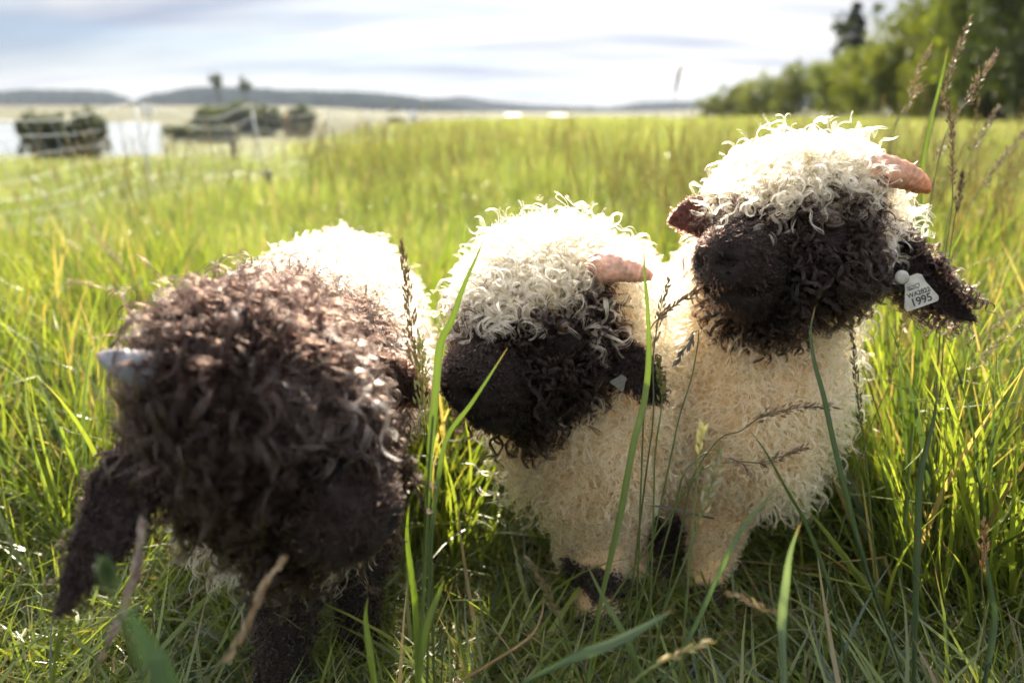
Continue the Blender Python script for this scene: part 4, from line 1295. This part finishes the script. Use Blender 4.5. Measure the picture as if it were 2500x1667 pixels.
pm.vertices.add(len(Pp)); pm.vertices.foreach_set('co', Pp.ravel())
for nm, ty_, arr, key in (('scl', 'FLOAT_VECTOR', np.concatenate(scl), 'vector'), ('rot', 'FLOAT_VECTOR', np.concatenate(rot), 'vector'), ('idx', 'INT', np.concatenate(idx), 'value')):
    at_ = pm.attributes.new(nm, ty_, 'POINT'); at_.data.foreach_set(key, np.ascontiguousarray(arr, dtype=np.int32 if ty_ == 'INT' else np.float32).ravel())
go = bpy.data.objects.new('grass', pm); C.objects.link(go)
tag(go, kind='stuff')
ng = bpy.data.node_groups.new('scatter', 'GeometryNodeTree')
ng.interface.new_socket('Geometry', in_out='INPUT', socket_type='NodeSocketGeometry')
ng.interface.new_socket('Geometry', in_out='OUTPUT', socket_type='NodeSocketGeometry')
gi = ng.nodes.new('NodeGroupInput'); gout = ng.nodes.new('NodeGroupOutput')
ci = ng.nodes.new('GeometryNodeCollectionInfo'); ci.inputs['Collection'].default_value = src
ci.inputs['Separate Children'].default_value = True; ci.inputs['Reset Children'].default_value = True
ip = ng.nodes.new('GeometryNodeInstanceOnPoints'); ip.inputs['Pick Instance'].default_value = True
def na(name, dt):
    q = ng.nodes.new('GeometryNodeInputNamedAttribute'); q.data_type = dt; q.inputs['Name'].default_value = name
    return [o for o in q.outputs if o.enabled and o.name == 'Attribute'][0]
ng.links.new(gi.outputs[0], ip.inputs['Points']); ng.links.new(ci.outputs[0], ip.inputs['Instance'])
ng.links.new(na('idx', 'INT'), ip.inputs['Instance Index'])
ng.links.new(na('scl', 'FLOAT_VECTOR'), ip.inputs['Scale'])
er = ng.nodes.new('FunctionNodeEulerToRotation'); ng.links.new(na('rot', 'FLOAT_VECTOR'), er.inputs[0]); ng.links.new(er.outputs[0], ip.inputs['Rotation'])
ng.links.new(ip.outputs[0], gout.inputs[0])
md_ = go.modifiers.new('scatter', 'NODES'); md_.node_group = ng

# ------------------------------------------------------------------ single tall grasses
GRN = (.085, .125, .020); DKG = (.045, .075, .022); PUR = (.20, .11, .085); STR = (.42, .34, .20)
def stem(label, pts_, d, kind='panicle', w=.0013, leafw=0, leaf=None, col=GRN, heads=(PUR, STR), f0=.7, nsp=60, size=.0095, spr=.006, dbase=None, loose=1.0, ground=True):
    """pts_: tip first, in 2352-wide photo px"""
    dd = np.linspace(d, dbase or d, len(pts_))
    line = [Q(u, v, q) for (u, v), q in zip(pts_, dd)]
    if ground:
        dv = line[-1] - line[-2]; end = line[-1]
        if end[2] > .01:
            k = end[2]; dirx = dv / (abs(dv[2]) + 1e-6)
            off = np.clip(dirx[:2] * k, -.25, .25)
            line.append(np.array([end[0] + off[0], end[1] + off[1], 0.0]))
    line = np.array(line)[::-1]
    L = spline(line, 40); b0 = L[0]
    L = L - b0; rr_ = np.random.default_rng(abs(hash(label)) % 1000 if False else len(label) * 7 + int(pts_[0][0]))
    name = {'blade': 'grass_leaf', 'panicle': 'flowering_grass', 'spike': 'flowering_grass', 'tuft': 'flowering_grass'}[kind]
    o = empty(name, b0); tag(o, label, 'grass stem' if kind != 'blade' else 'grass blade')
    def part(nm, me):
        q = bpy.data.objects.new(nm, me); C.objects.link(q); q.data.materials.append(M_stem); q.parent = o; return q
    if kind == 'blade':
        n = len(L); f = np.linspace(0, 1, n)
        ww = leafw * .85 * np.minimum(1, .25 + f * 2.2) * (1 - np.maximum(0, (f - .45) / .55) ** 1.8) + .0004
        T_ = nz(np.gradient(L, axis=0)); tocam = nz(CAM - (L + b0)); A = nz(np.cross(T_, tocam)); B = np.cross(A, T_)
        tw = .5 * np.sin(f * 3 + len(label)); A = A * np.cos(tw)[:, None] + B * np.sin(tw)[:, None]; B = np.cross(A, T_)
        V = np.stack([L - A * ww[:, None] / 2 , L + B * (ww * .18)[:, None], L + A * ww[:, None] / 2], 1).reshape(-1, 3)
        F = [[i * 3 + j, i * 3 + j + 1, i * 3 + j + 4, i * 3 + j + 3] for i in range(n - 1) for j in (0, 1)]
        bc_ = np.repeat(np.array(col)[None] * (1 + .25 * (vnoise(np.stack([f * 9, f * 0, f * 0 + len(label)], -1))[:, None] - .5)), 3, 0)
        bc_[1::3] *= (1.35, 1.25, 1.3); tip = np.repeat(np.clip((f - .90) / .1, 0, 1), 3)[:, None]; bc_ = bc_ * (1 - tip) + np.array((.30, .20, .09)) * tip
        part('blade', mesh_from('blade', V, F, bc_))
        mb = MB(); mb.tube(L[:14], .0014, 5, col); part('stalk', mb.mesh('stalk'))
        return o
    cc_ = np.linspace(0, 1, 40)[:, None]; sc_ = np.array(col) * (1 - cc_ * .6) + np.array(heads[0]) * cc_ * .6
    mb = MB(); mb.tube(L, np.linspace(w, w * .35, 40), 6, sc_); part('stalk', mb.mesh('stalk'))
    V, F, c_ = spikelets(rr_, L, nsp, f0, size, spr, heads[0], heads[1], loose)
    part('seed_head', mesh_from('seed_head', V, F, c_, False))
    for (f, l, wd, az) in (leaf or []):
        i = int(f * 39); q = L[i]; T_ = nz(L[min(i + 1, 39)] - L[i])
        sd_ = VR * math.cos(az) + np.array([0, 1, 0]) * math.sin(az)
        ln_ = spline([q, q + T_ * l * .35 + sd_ * l * .10, q + T_ * l * .65 + sd_ * l * .35, q + T_ * l * .7 + sd_ * l * .75], 14)
        t = np.linspace(0, 1, 14); ww = wd * (1 - t ** 2) + .0003
        Tn = nz(np.gradient(ln_, axis=0)); A = nz(np.cross(Tn, -VD + .4 * VU)); B = np.cross(A, Tn)
        V = np.stack([ln_ - A * ww[:, None] / 2, ln_ + B * ww[:, None] * .15, ln_ + A * ww[:, None] / 2], 1).reshape(-1, 3)
        F = [[i * 3 + j, i * 3 + j + 1, i * 3 + j + 4, i * 3 + j + 3] for i in range(13) for j in (0, 1)]
        part('leaf', mesh_from('leaf', V, F, np.tile(np.array(col), (len(V), 1))))
    return o

B_ = 'blade'
# upper right cluster
stem('tallest reddish seed head of the clump at upper right, tip near the top of the trees', [(2226, 48), (2196, 130), (2172, 200), (2140, 300), (2120, 420), (2110, 640), (2100, 900)], 1.35, f0=.62, nsp=110, spr=.007)
stem('broad bright green leaf standing beside the tallest reddish seed head', [(2178, 108), (2160, 190), (2135, 290), (2118, 400), (2112, 600)], 1.33, B_, leafw=.009, col=(.13, .19, .02))
stem('pale seed head leftmost of the upper right clump, tip over the green trees', [(2133, 114), (2105, 180), (2085, 240), (2052, 310), (2030, 520), (2040, 800)], 1.45, f0=.68, nsp=80, spr=.008, heads=((.36, .25, .15), STR))
stem('short pale seed head tucked below the leftmost one of the upper right clump', [(2117, 202), (2085, 245), (2050, 300), (2040, 420), (2060, 800)], 1.5, f0=.72, nsp=60, heads=((.36, .27, .17), STR))
stem('brown seed head arching right with a forked tip in the upper right clump', [(2283, 130), (2250, 180), (2228, 225), (2190, 275), (2160, 350), (2130, 520), (2120, 800)], 1.36, f0=.66, nsp=100, spr=.010)
stem('dark straight seed head standing upright beside the horn of the tallest sheep', [(2178, 240), (2186, 310), (2188, 400), (2186, 480), (2170, 600), (2150, 900)], 1.18, f0=.60, nsp=120, spr=.004, size=.0085, heads=((.13, .085, .05), (.30, .22, .13)))
stem('thin second dark seed head pressed against the upright one by the horn', [(2212, 400), (2204, 450), (2190, 520), (2176, 640), (2160, 900)], 1.2, f0=.66, nsp=70, spr=.004, size=.008, heads=((.15, .09, .055), (.30, .22, .13)))
stem('soft grey seed head leaning right near the right edge, lower than the forked one', [(2291, 247), (2262, 300), (2230, 350), (2195, 440), (2168, 560), (2140, 820)], 1.5, f0=.66, nsp=90, heads=((.30, .23, .15), STR))
stem('grey seed head slanting to the right edge of the view', [(2356, 300), (2305, 360), (2262, 420), (2225, 480), (2180, 620), (2140, 860)], 1.45, f0=.62, nsp=100, heads=((.28, .22, .15), STR))
stem('blurred buff seed head behind the upper right clump', [(2200, 262), (2170, 330), (2135, 380), (2110, 460), (2090, 700)], 1.75, f0=.66, nsp=90, spr=.010, heads=((.30, .21, .13), STR))
stem('long bright leaf rising to the right of the upright dark seed head', [(2220, 480), (2205, 540), (2180, 590), (2160, 700), (2120, 850), (2090, 1000)], 1.25, B_, leafw=.008, col=(.14, .20, .02))
stem('broad pale green leaf below the drooping tagged ear', [(2110, 700), (2108, 780), (2106, 840), (2098, 930), (2085, 1100)], 1.15, B_, leafw=.010, col=(.10, .16, .02))
stem('bright leaf slanting from under the tallest sheep to its tagged ear', [(1985, 735), (2030, 800), (2060, 860), (2080, 940), (2090, 1080)], 1.3, B_, leafw=.010, col=(.12, .18, .02))
stem('dark thin seed stem crossing behind the tagged ear', [(2050, 780), (2075, 720), (2050, 860), (2000, 980), (1960, 1120)][1:], 1.2, f0=.7, nsp=50, size=.008, heads=((.12, .08, .05), STR))
stem('pale feathery seed head arching from the right edge over the green grass', [(2352, 740), (2290, 790), (2240, 835), (2190, 900), (2150, 1010), (2110, 1200)], 1.2, f0=.6, nsp=90, heads=((.30, .28, .15), (.44, .40, .25)))
stem('second feathery seed head just above the arching one by the right edge', [(2356, 700), (2300, 735), (2250, 790), (2215, 850), (2160, 1000), (2120, 1240)], 1.3, f0=.6, nsp=80, heads=((.30, .24, .15), (.44, .38, .25)))
stem('long dark green leaf standing alone right of the tallest sheep', [(2155, 880), (2145, 960), (2125, 1040), (2112, 1110), (2106, 1300), (2100, 1500)], .95, B_, leafw=.009, col=DKG)
stem('dark thin stalk with a narrow leaf reaching up beside the tallest sheep chest', [(1872, 705), (1862, 760), (1870, 830), (1892, 910), (1925, 1060), (1985, 1290), (2030, 1420)], .90, B_, leafw=.0065, col=(.05, .085, .03))
stem('dark seed stalk standing right of the white chest', [(1958, 770), (1965, 860), (1975, 960), (1990, 1060), (2010, 1300)], 1.1, f0=.55, nsp=80, spr=.003, size=.008, heads=((.12, .10, .05), (.24, .20, .10)))
stem('reddish tipped seed stalk in the shade at lower right', [(2258, 1205), (2262, 1260), (2255, 1330), (2262, 1420), (2250, 1568)], .9, f0=.62, nsp=50, size=.008, heads=((.25, .12, .06), (.40, .26, .12)))
stem('wide dark leaf in the shade beside the reddish seed stalk', [(2262, 1250), (2272, 1330), (2285, 1420), (2270, 1520), (2262, 1568)], .85, B_, leafw=.008, col=(.045, .075, .035))
# middle
stem('tall reddish seed head between the dark sheep and the middle sheep', [(924, 572), (935, 660), (945, 760), (962, 850), (978, 960), (985, 1100), (990, 1300)], .88, f0=.50, nsp=150, spr=.009, size=.0085, heads=((.38, .21, .13), (.34, .34, .13)), loose=.7)
stem('looser green seed head overlapping the tall reddish one', [(968, 790), (972, 850), (970, 930), (976, 1000), (988, 1120), (992, 1300)], .87, f0=.50, nsp=110, spr=.010, size=.008, heads=((.28, .30, .09), (.48, .42, .22)), loose=.8)
stem('broad leaf leaning up to the left edge of the middle sheep fleece', [(1118, 535), (1090, 600), (1062, 665), (1038, 735), (1012, 790), (1000, 900), (985, 1080), (975, 1300)], .84, B_, leafw=.0095, col=(.10, .155, .03))
stem('narrow leaf lying across the dark muzzle of the middle sheep', [(1166, 798), (1120, 870), (1080, 930), (1030, 998), (1010, 1080), (990, 1240), (985, 1420)], .84, B_, leafw=.0065, col=(.09, .14, .03))
stem('upright leaf crossing the horn and ear of the middle sheep', [(1479, 536), (1480, 620), (1488, 720), (1490, 830), (1478, 930), (1455, 1020), (1425, 1180), (1380, 1380), (1360, 1500)], .88, B_, leafw=.0085, col=(.10, .15, .025))
stem('thin grey seed head in front of the gap between middle and tallest sheep', [(1534, 648), (1520, 700), (1508, 760), (1500, 830), (1500, 960), (1480, 1120)], .98, f0=.55, nsp=60, size=.008, spr=.004, heads=((.22, .18, .15), STR))
stem('brown seed stem slanting up to the chin of the tallest sheep', [(1602, 668), (1560, 695), (1520, 725), (1490, 770), (1480, 900), (1475, 1040)], .96, f0=.60, nsp=60, size=.009, spr=.003, heads=((.24, .14, .06), (.35, .22, .10)))
stem('small dark seed head hanging before the fleece of the tallest sheep', [(1556, 830), (1580, 790), (1605, 760), (1590, 860), (1560, 960), (1530, 1100)], .98, f0=.72, nsp=30, size=.010, spr=.003, heads=((.10, .09, .09), (.22, .20, .18)))
stem('green seed head beside the ear tip of the middle sheep', [(1512, 830), (1518, 880), (1520, 930), (1505, 1040), (1500, 1200)], .93, f0=.62, nsp=40, size=.009, spr=.004, heads=((.16, .20, .04), (.30, .24, .10)))
stem('pale green seed head rising before the legs of the tallest sheep', [(1648, 1040), (1638, 1100), (1620, 1150), (1600, 1220), (1572, 1290), (1520, 1420), (1490, 1568)], .80, f0=.60, nsp=44, size=.011, spr=.004, heads=((.22, .26, .10), (.50, .42, .36)))
stem('thin straw coloured stem with a closed tip, left of the pale green seed head', [(1612, 985), (1606, 1040), (1600, 1110), (1594, 1180)], .80, f0=.72, nsp=14, size=.012, spr=.001, heads=((.45, .42, .22), (.5, .45, .28)))
stem('long leaf slanting up before the front legs of the tallest sheep', [(1800, 1100), (1750, 1160), (1700, 1220), (1650, 1320), (1590, 1450), (1520, 1568)], .82, B_, leafw=.0055, col=(.07, .12, .035))
stem('brown seed head lying across the white chest, pointing right', [(1906, 934), (1850, 934), (1790, 945), (1740, 962), (1700, 990), (1650, 1010), (1590, 1100), (1560, 1240)], .93, f0=.58, nsp=80, size=.0085, spr=.005, heads=((.14, .09, .05), (.28, .20, .12)))
stem('second brown seed head lying across the chest just below the first', [(1846, 1028), (1800, 1045), (1750, 1062), (1690, 1060), (1620, 1075), (1560, 1150)], .95, f0=.62, nsp=60, size=.0085, spr=.004, heads=((.14, .08, .05), (.25, .17, .10)))
stem('drooping seed head under the chest with its tip pointing down right', [(1722, 1085), (1700, 1062), (1665, 1050), (1620, 1040), (1570, 1090), (1540, 1200)], .93, f0=.62, nsp=50, size=.0085, spr=.003, heads=((.26, .15, .10), STR))
stem('dark green stem curving down from the chest to the lower right', [(1720, 985), (1760, 1040), (1810, 1130), (1850, 1200), (1900, 1330), (1930, 1460)], .86, B_, leafw=.0045, col=(.05, .085, .025))
stem('dark brown stem crossing before the dark knee of the middle sheep', [(1480, 1160), (1530, 1165), (1590, 1180), (1640, 1190)], .95, B_, leafw=.004, col=(.05, .05, .03), ground=False)
stem('upright folded leaf standing in the shade at the bottom right of middle', [(1838, 1200), (1815, 1270), (1805, 1340), (1796, 1430), (1800, 1568)], .70, B_, leafw=.0085, col=(.12, .17, .09))
stem('drooping buff seed head left of the folded leaf near the bottom', [(1676, 1360), (1720, 1380), (1760, 1400), (1790, 1430), (1800, 1500)], .72, f0=.45, nsp=26, size=.008, spr=.001, heads=((.30, .20, .12), STR))
stem('buff seed head slanting up at the bottom edge below the middle sheep', [(1628, 1470), (1580, 1492), (1530, 1515), (1480, 1545), (1440, 1580)], .66, f0=.35, nsp=14, size=.010, spr=.0006, heads=((.32, .30, .14), (.48, .36, .22)), ground=False)
stem('reddish thin straw bending up between the dark sheep and middle sheep', [(1250, 1370), (1243, 1415), (1218, 1460), (1150, 1508), (1030, 1580)], .78, B_, leafw=.0018, col=(.36, .24, .12), ground=False)
stem('dark seed head standing in the shade left of the reddish straw', [(1218, 1290), (1250, 1350), (1275, 1400), (1300, 1460), (1330, 1560)], .78, f0=.5, nsp=60, size=.008, spr=.003, heads=((.14, .12, .05), (.26, .20, .10)))
stem('wide cut leaf lying toward the middle at the bottom edge', [(1545, 1400), (1480, 1440), (1400, 1480), (1320, 1510), (1200, 1568)], .66, B_, leafw=.010, col=(.06, .11, .03), ground=False)
stem('sunlit leaf with a cut tip standing right of the dark muzzle', [(940, 1150), (935, 1230), (945, 1320), (955, 1400), (960, 1568)], .86, B_, leafw=.009, col=(.13, .20, .02))
stem('second sunlit leaf standing close by the dark muzzle', [(845, 1370), (840, 1420), (850, 1500), (860, 1568)], .80, B_, leafw=.008, col=(.13, .19, .02))
stem('pale narrow leaf leaning left at the bottom of the gap beside the dark sheep', [(1020, 1330), (1005, 1370), (980, 1440), (960, 1568)], .76, B_, leafw=.008, col=(.12, .18, .02))
stem('long straight leaf rising at the bottom middle', [(1345, 1290), (1390, 1380), (1440, 1470), (1480, 1568)], .78, B_, leafw=.0075, col=(.09, .14, .03))
# left
stem('very wide blurred green leaf close to the lens at the bottom left', [(285, 1370), (310, 1430), (345, 1500), (392, 1600), (430, 1700)], .40, B_, leafw=.0125, col=(.045, .095, .014))
stem('plump green seed head with two round tufts at the bottom left', [(240, 1300), (250, 1335), (262, 1380), (285, 1440), (330, 1568)], .52, 'tuft', f0=.68, nsp=260, size=.0045, spr=.0055, heads=((.06, .12, .03), (.16, .22, .08)), loose=2.2, w=.0016)
stem('twisted purplish seed head at the bottom left behind the wide leaf', [(325, 1215), (320, 1270), (305, 1330), (280, 1400), (240, 1490), (205, 1568)], .60, f0=.30, nsp=90, size=.011, spr=.0018, heads=((.22, .12, .11), (.42, .38, .34)), loose=.4)
stem('twisted brown seed head below the chin of the dark sheep', [(640, 1300), (600, 1360), (570, 1430), (530, 1500), (475, 1568)], .62, f0=.30, nsp=80, size=.011, spr=.0016, heads=((.26, .16, .09), (.42, .34, .24)), loose=.4)
stem('short bright leaf standing just under the tip of the long dark ear', [(148, 1405), (140, 1460), (130, 1500), (120, 1568)], .62, B_, leafw=.006, col=(.14, .19, .02))
stem('pale seed head leaning left in the sunny grass behind the dark horn', [(205, 510), (225, 545), (262, 590), (300, 640), (330, 720)], 2.2, f0=.45, nsp=50, size=.014, spr=.004, heads=((.40, .28, .2), (.5, .42, .3)))
stem('blurred pale seed head pointing left beside the dark horn', [(160, 645), (215, 655), (270, 675), (310, 700), (340, 800)], 1.7, f0=.50, nsp=50, size=.012, spr=.004, heads=((.45, .34, .26), (.55, .46, .34)))
stem('thin tall seed stem standing alone against the sky near the middle', [(1562, 158), (1553, 200), (1545, 260), (1543, 340), (1540, 520)], 3.2, f0=.75, nsp=60, size=.014, spr=.006, heads=((.25, .17, .11), (.3, .24, .16)))
stem('bright leaf standing behind the left side of the middle sheep', [(1055, 470), (1065, 530), (1066, 600), (1060, 760)], 1.7, B_, leafw=.012, col=(.13, .19, .02))
stem('pair of upright bright leaves behind the middle sheep, the left one', [(1035, 460), (1030, 560), (1000, 640), (980, 780)], 1.8, B_, leafw=.011, col=(.14, .20, .02))
# torn piece of leaf lying on the middle sheep
q0 = [sh2.ray(u * K, v * K) - VD * .034 + VU * .012 for (u, v) in ((1078, 616), (1120, 595), (1150, 578), (1176, 566))]
L_ = spline(np.array(q0), 12); T_ = nz(np.gradient(L_, axis=0)); A_ = nz(np.cross(T_, -VD)); wv = np.array([.001, .002, .003, .004, .005, .0055, .006, .0065, .0065, .007, .0065, .006])
V = np.stack([L_ - A_ * wv[:, None], L_ - VD * .001, L_ + A_ * wv[:, None]], 1).reshape(-1, 3); b0 = V.mean(0)
lo = link('torn_leaf', mesh_from('torn_leaf', V - b0, [[i * 3 + j, i * 3 + j + 1, i * 3 + j + 4, i * 3 + j + 3] for i in range(11) for j in (0, 1)], np.tile((.16, .22, .03), (len(V), 1))), M_stem)
lo.location = b0; tag(lo, 'torn bright green leaf lying on the woolly head of the middle sheep', 'leaf')
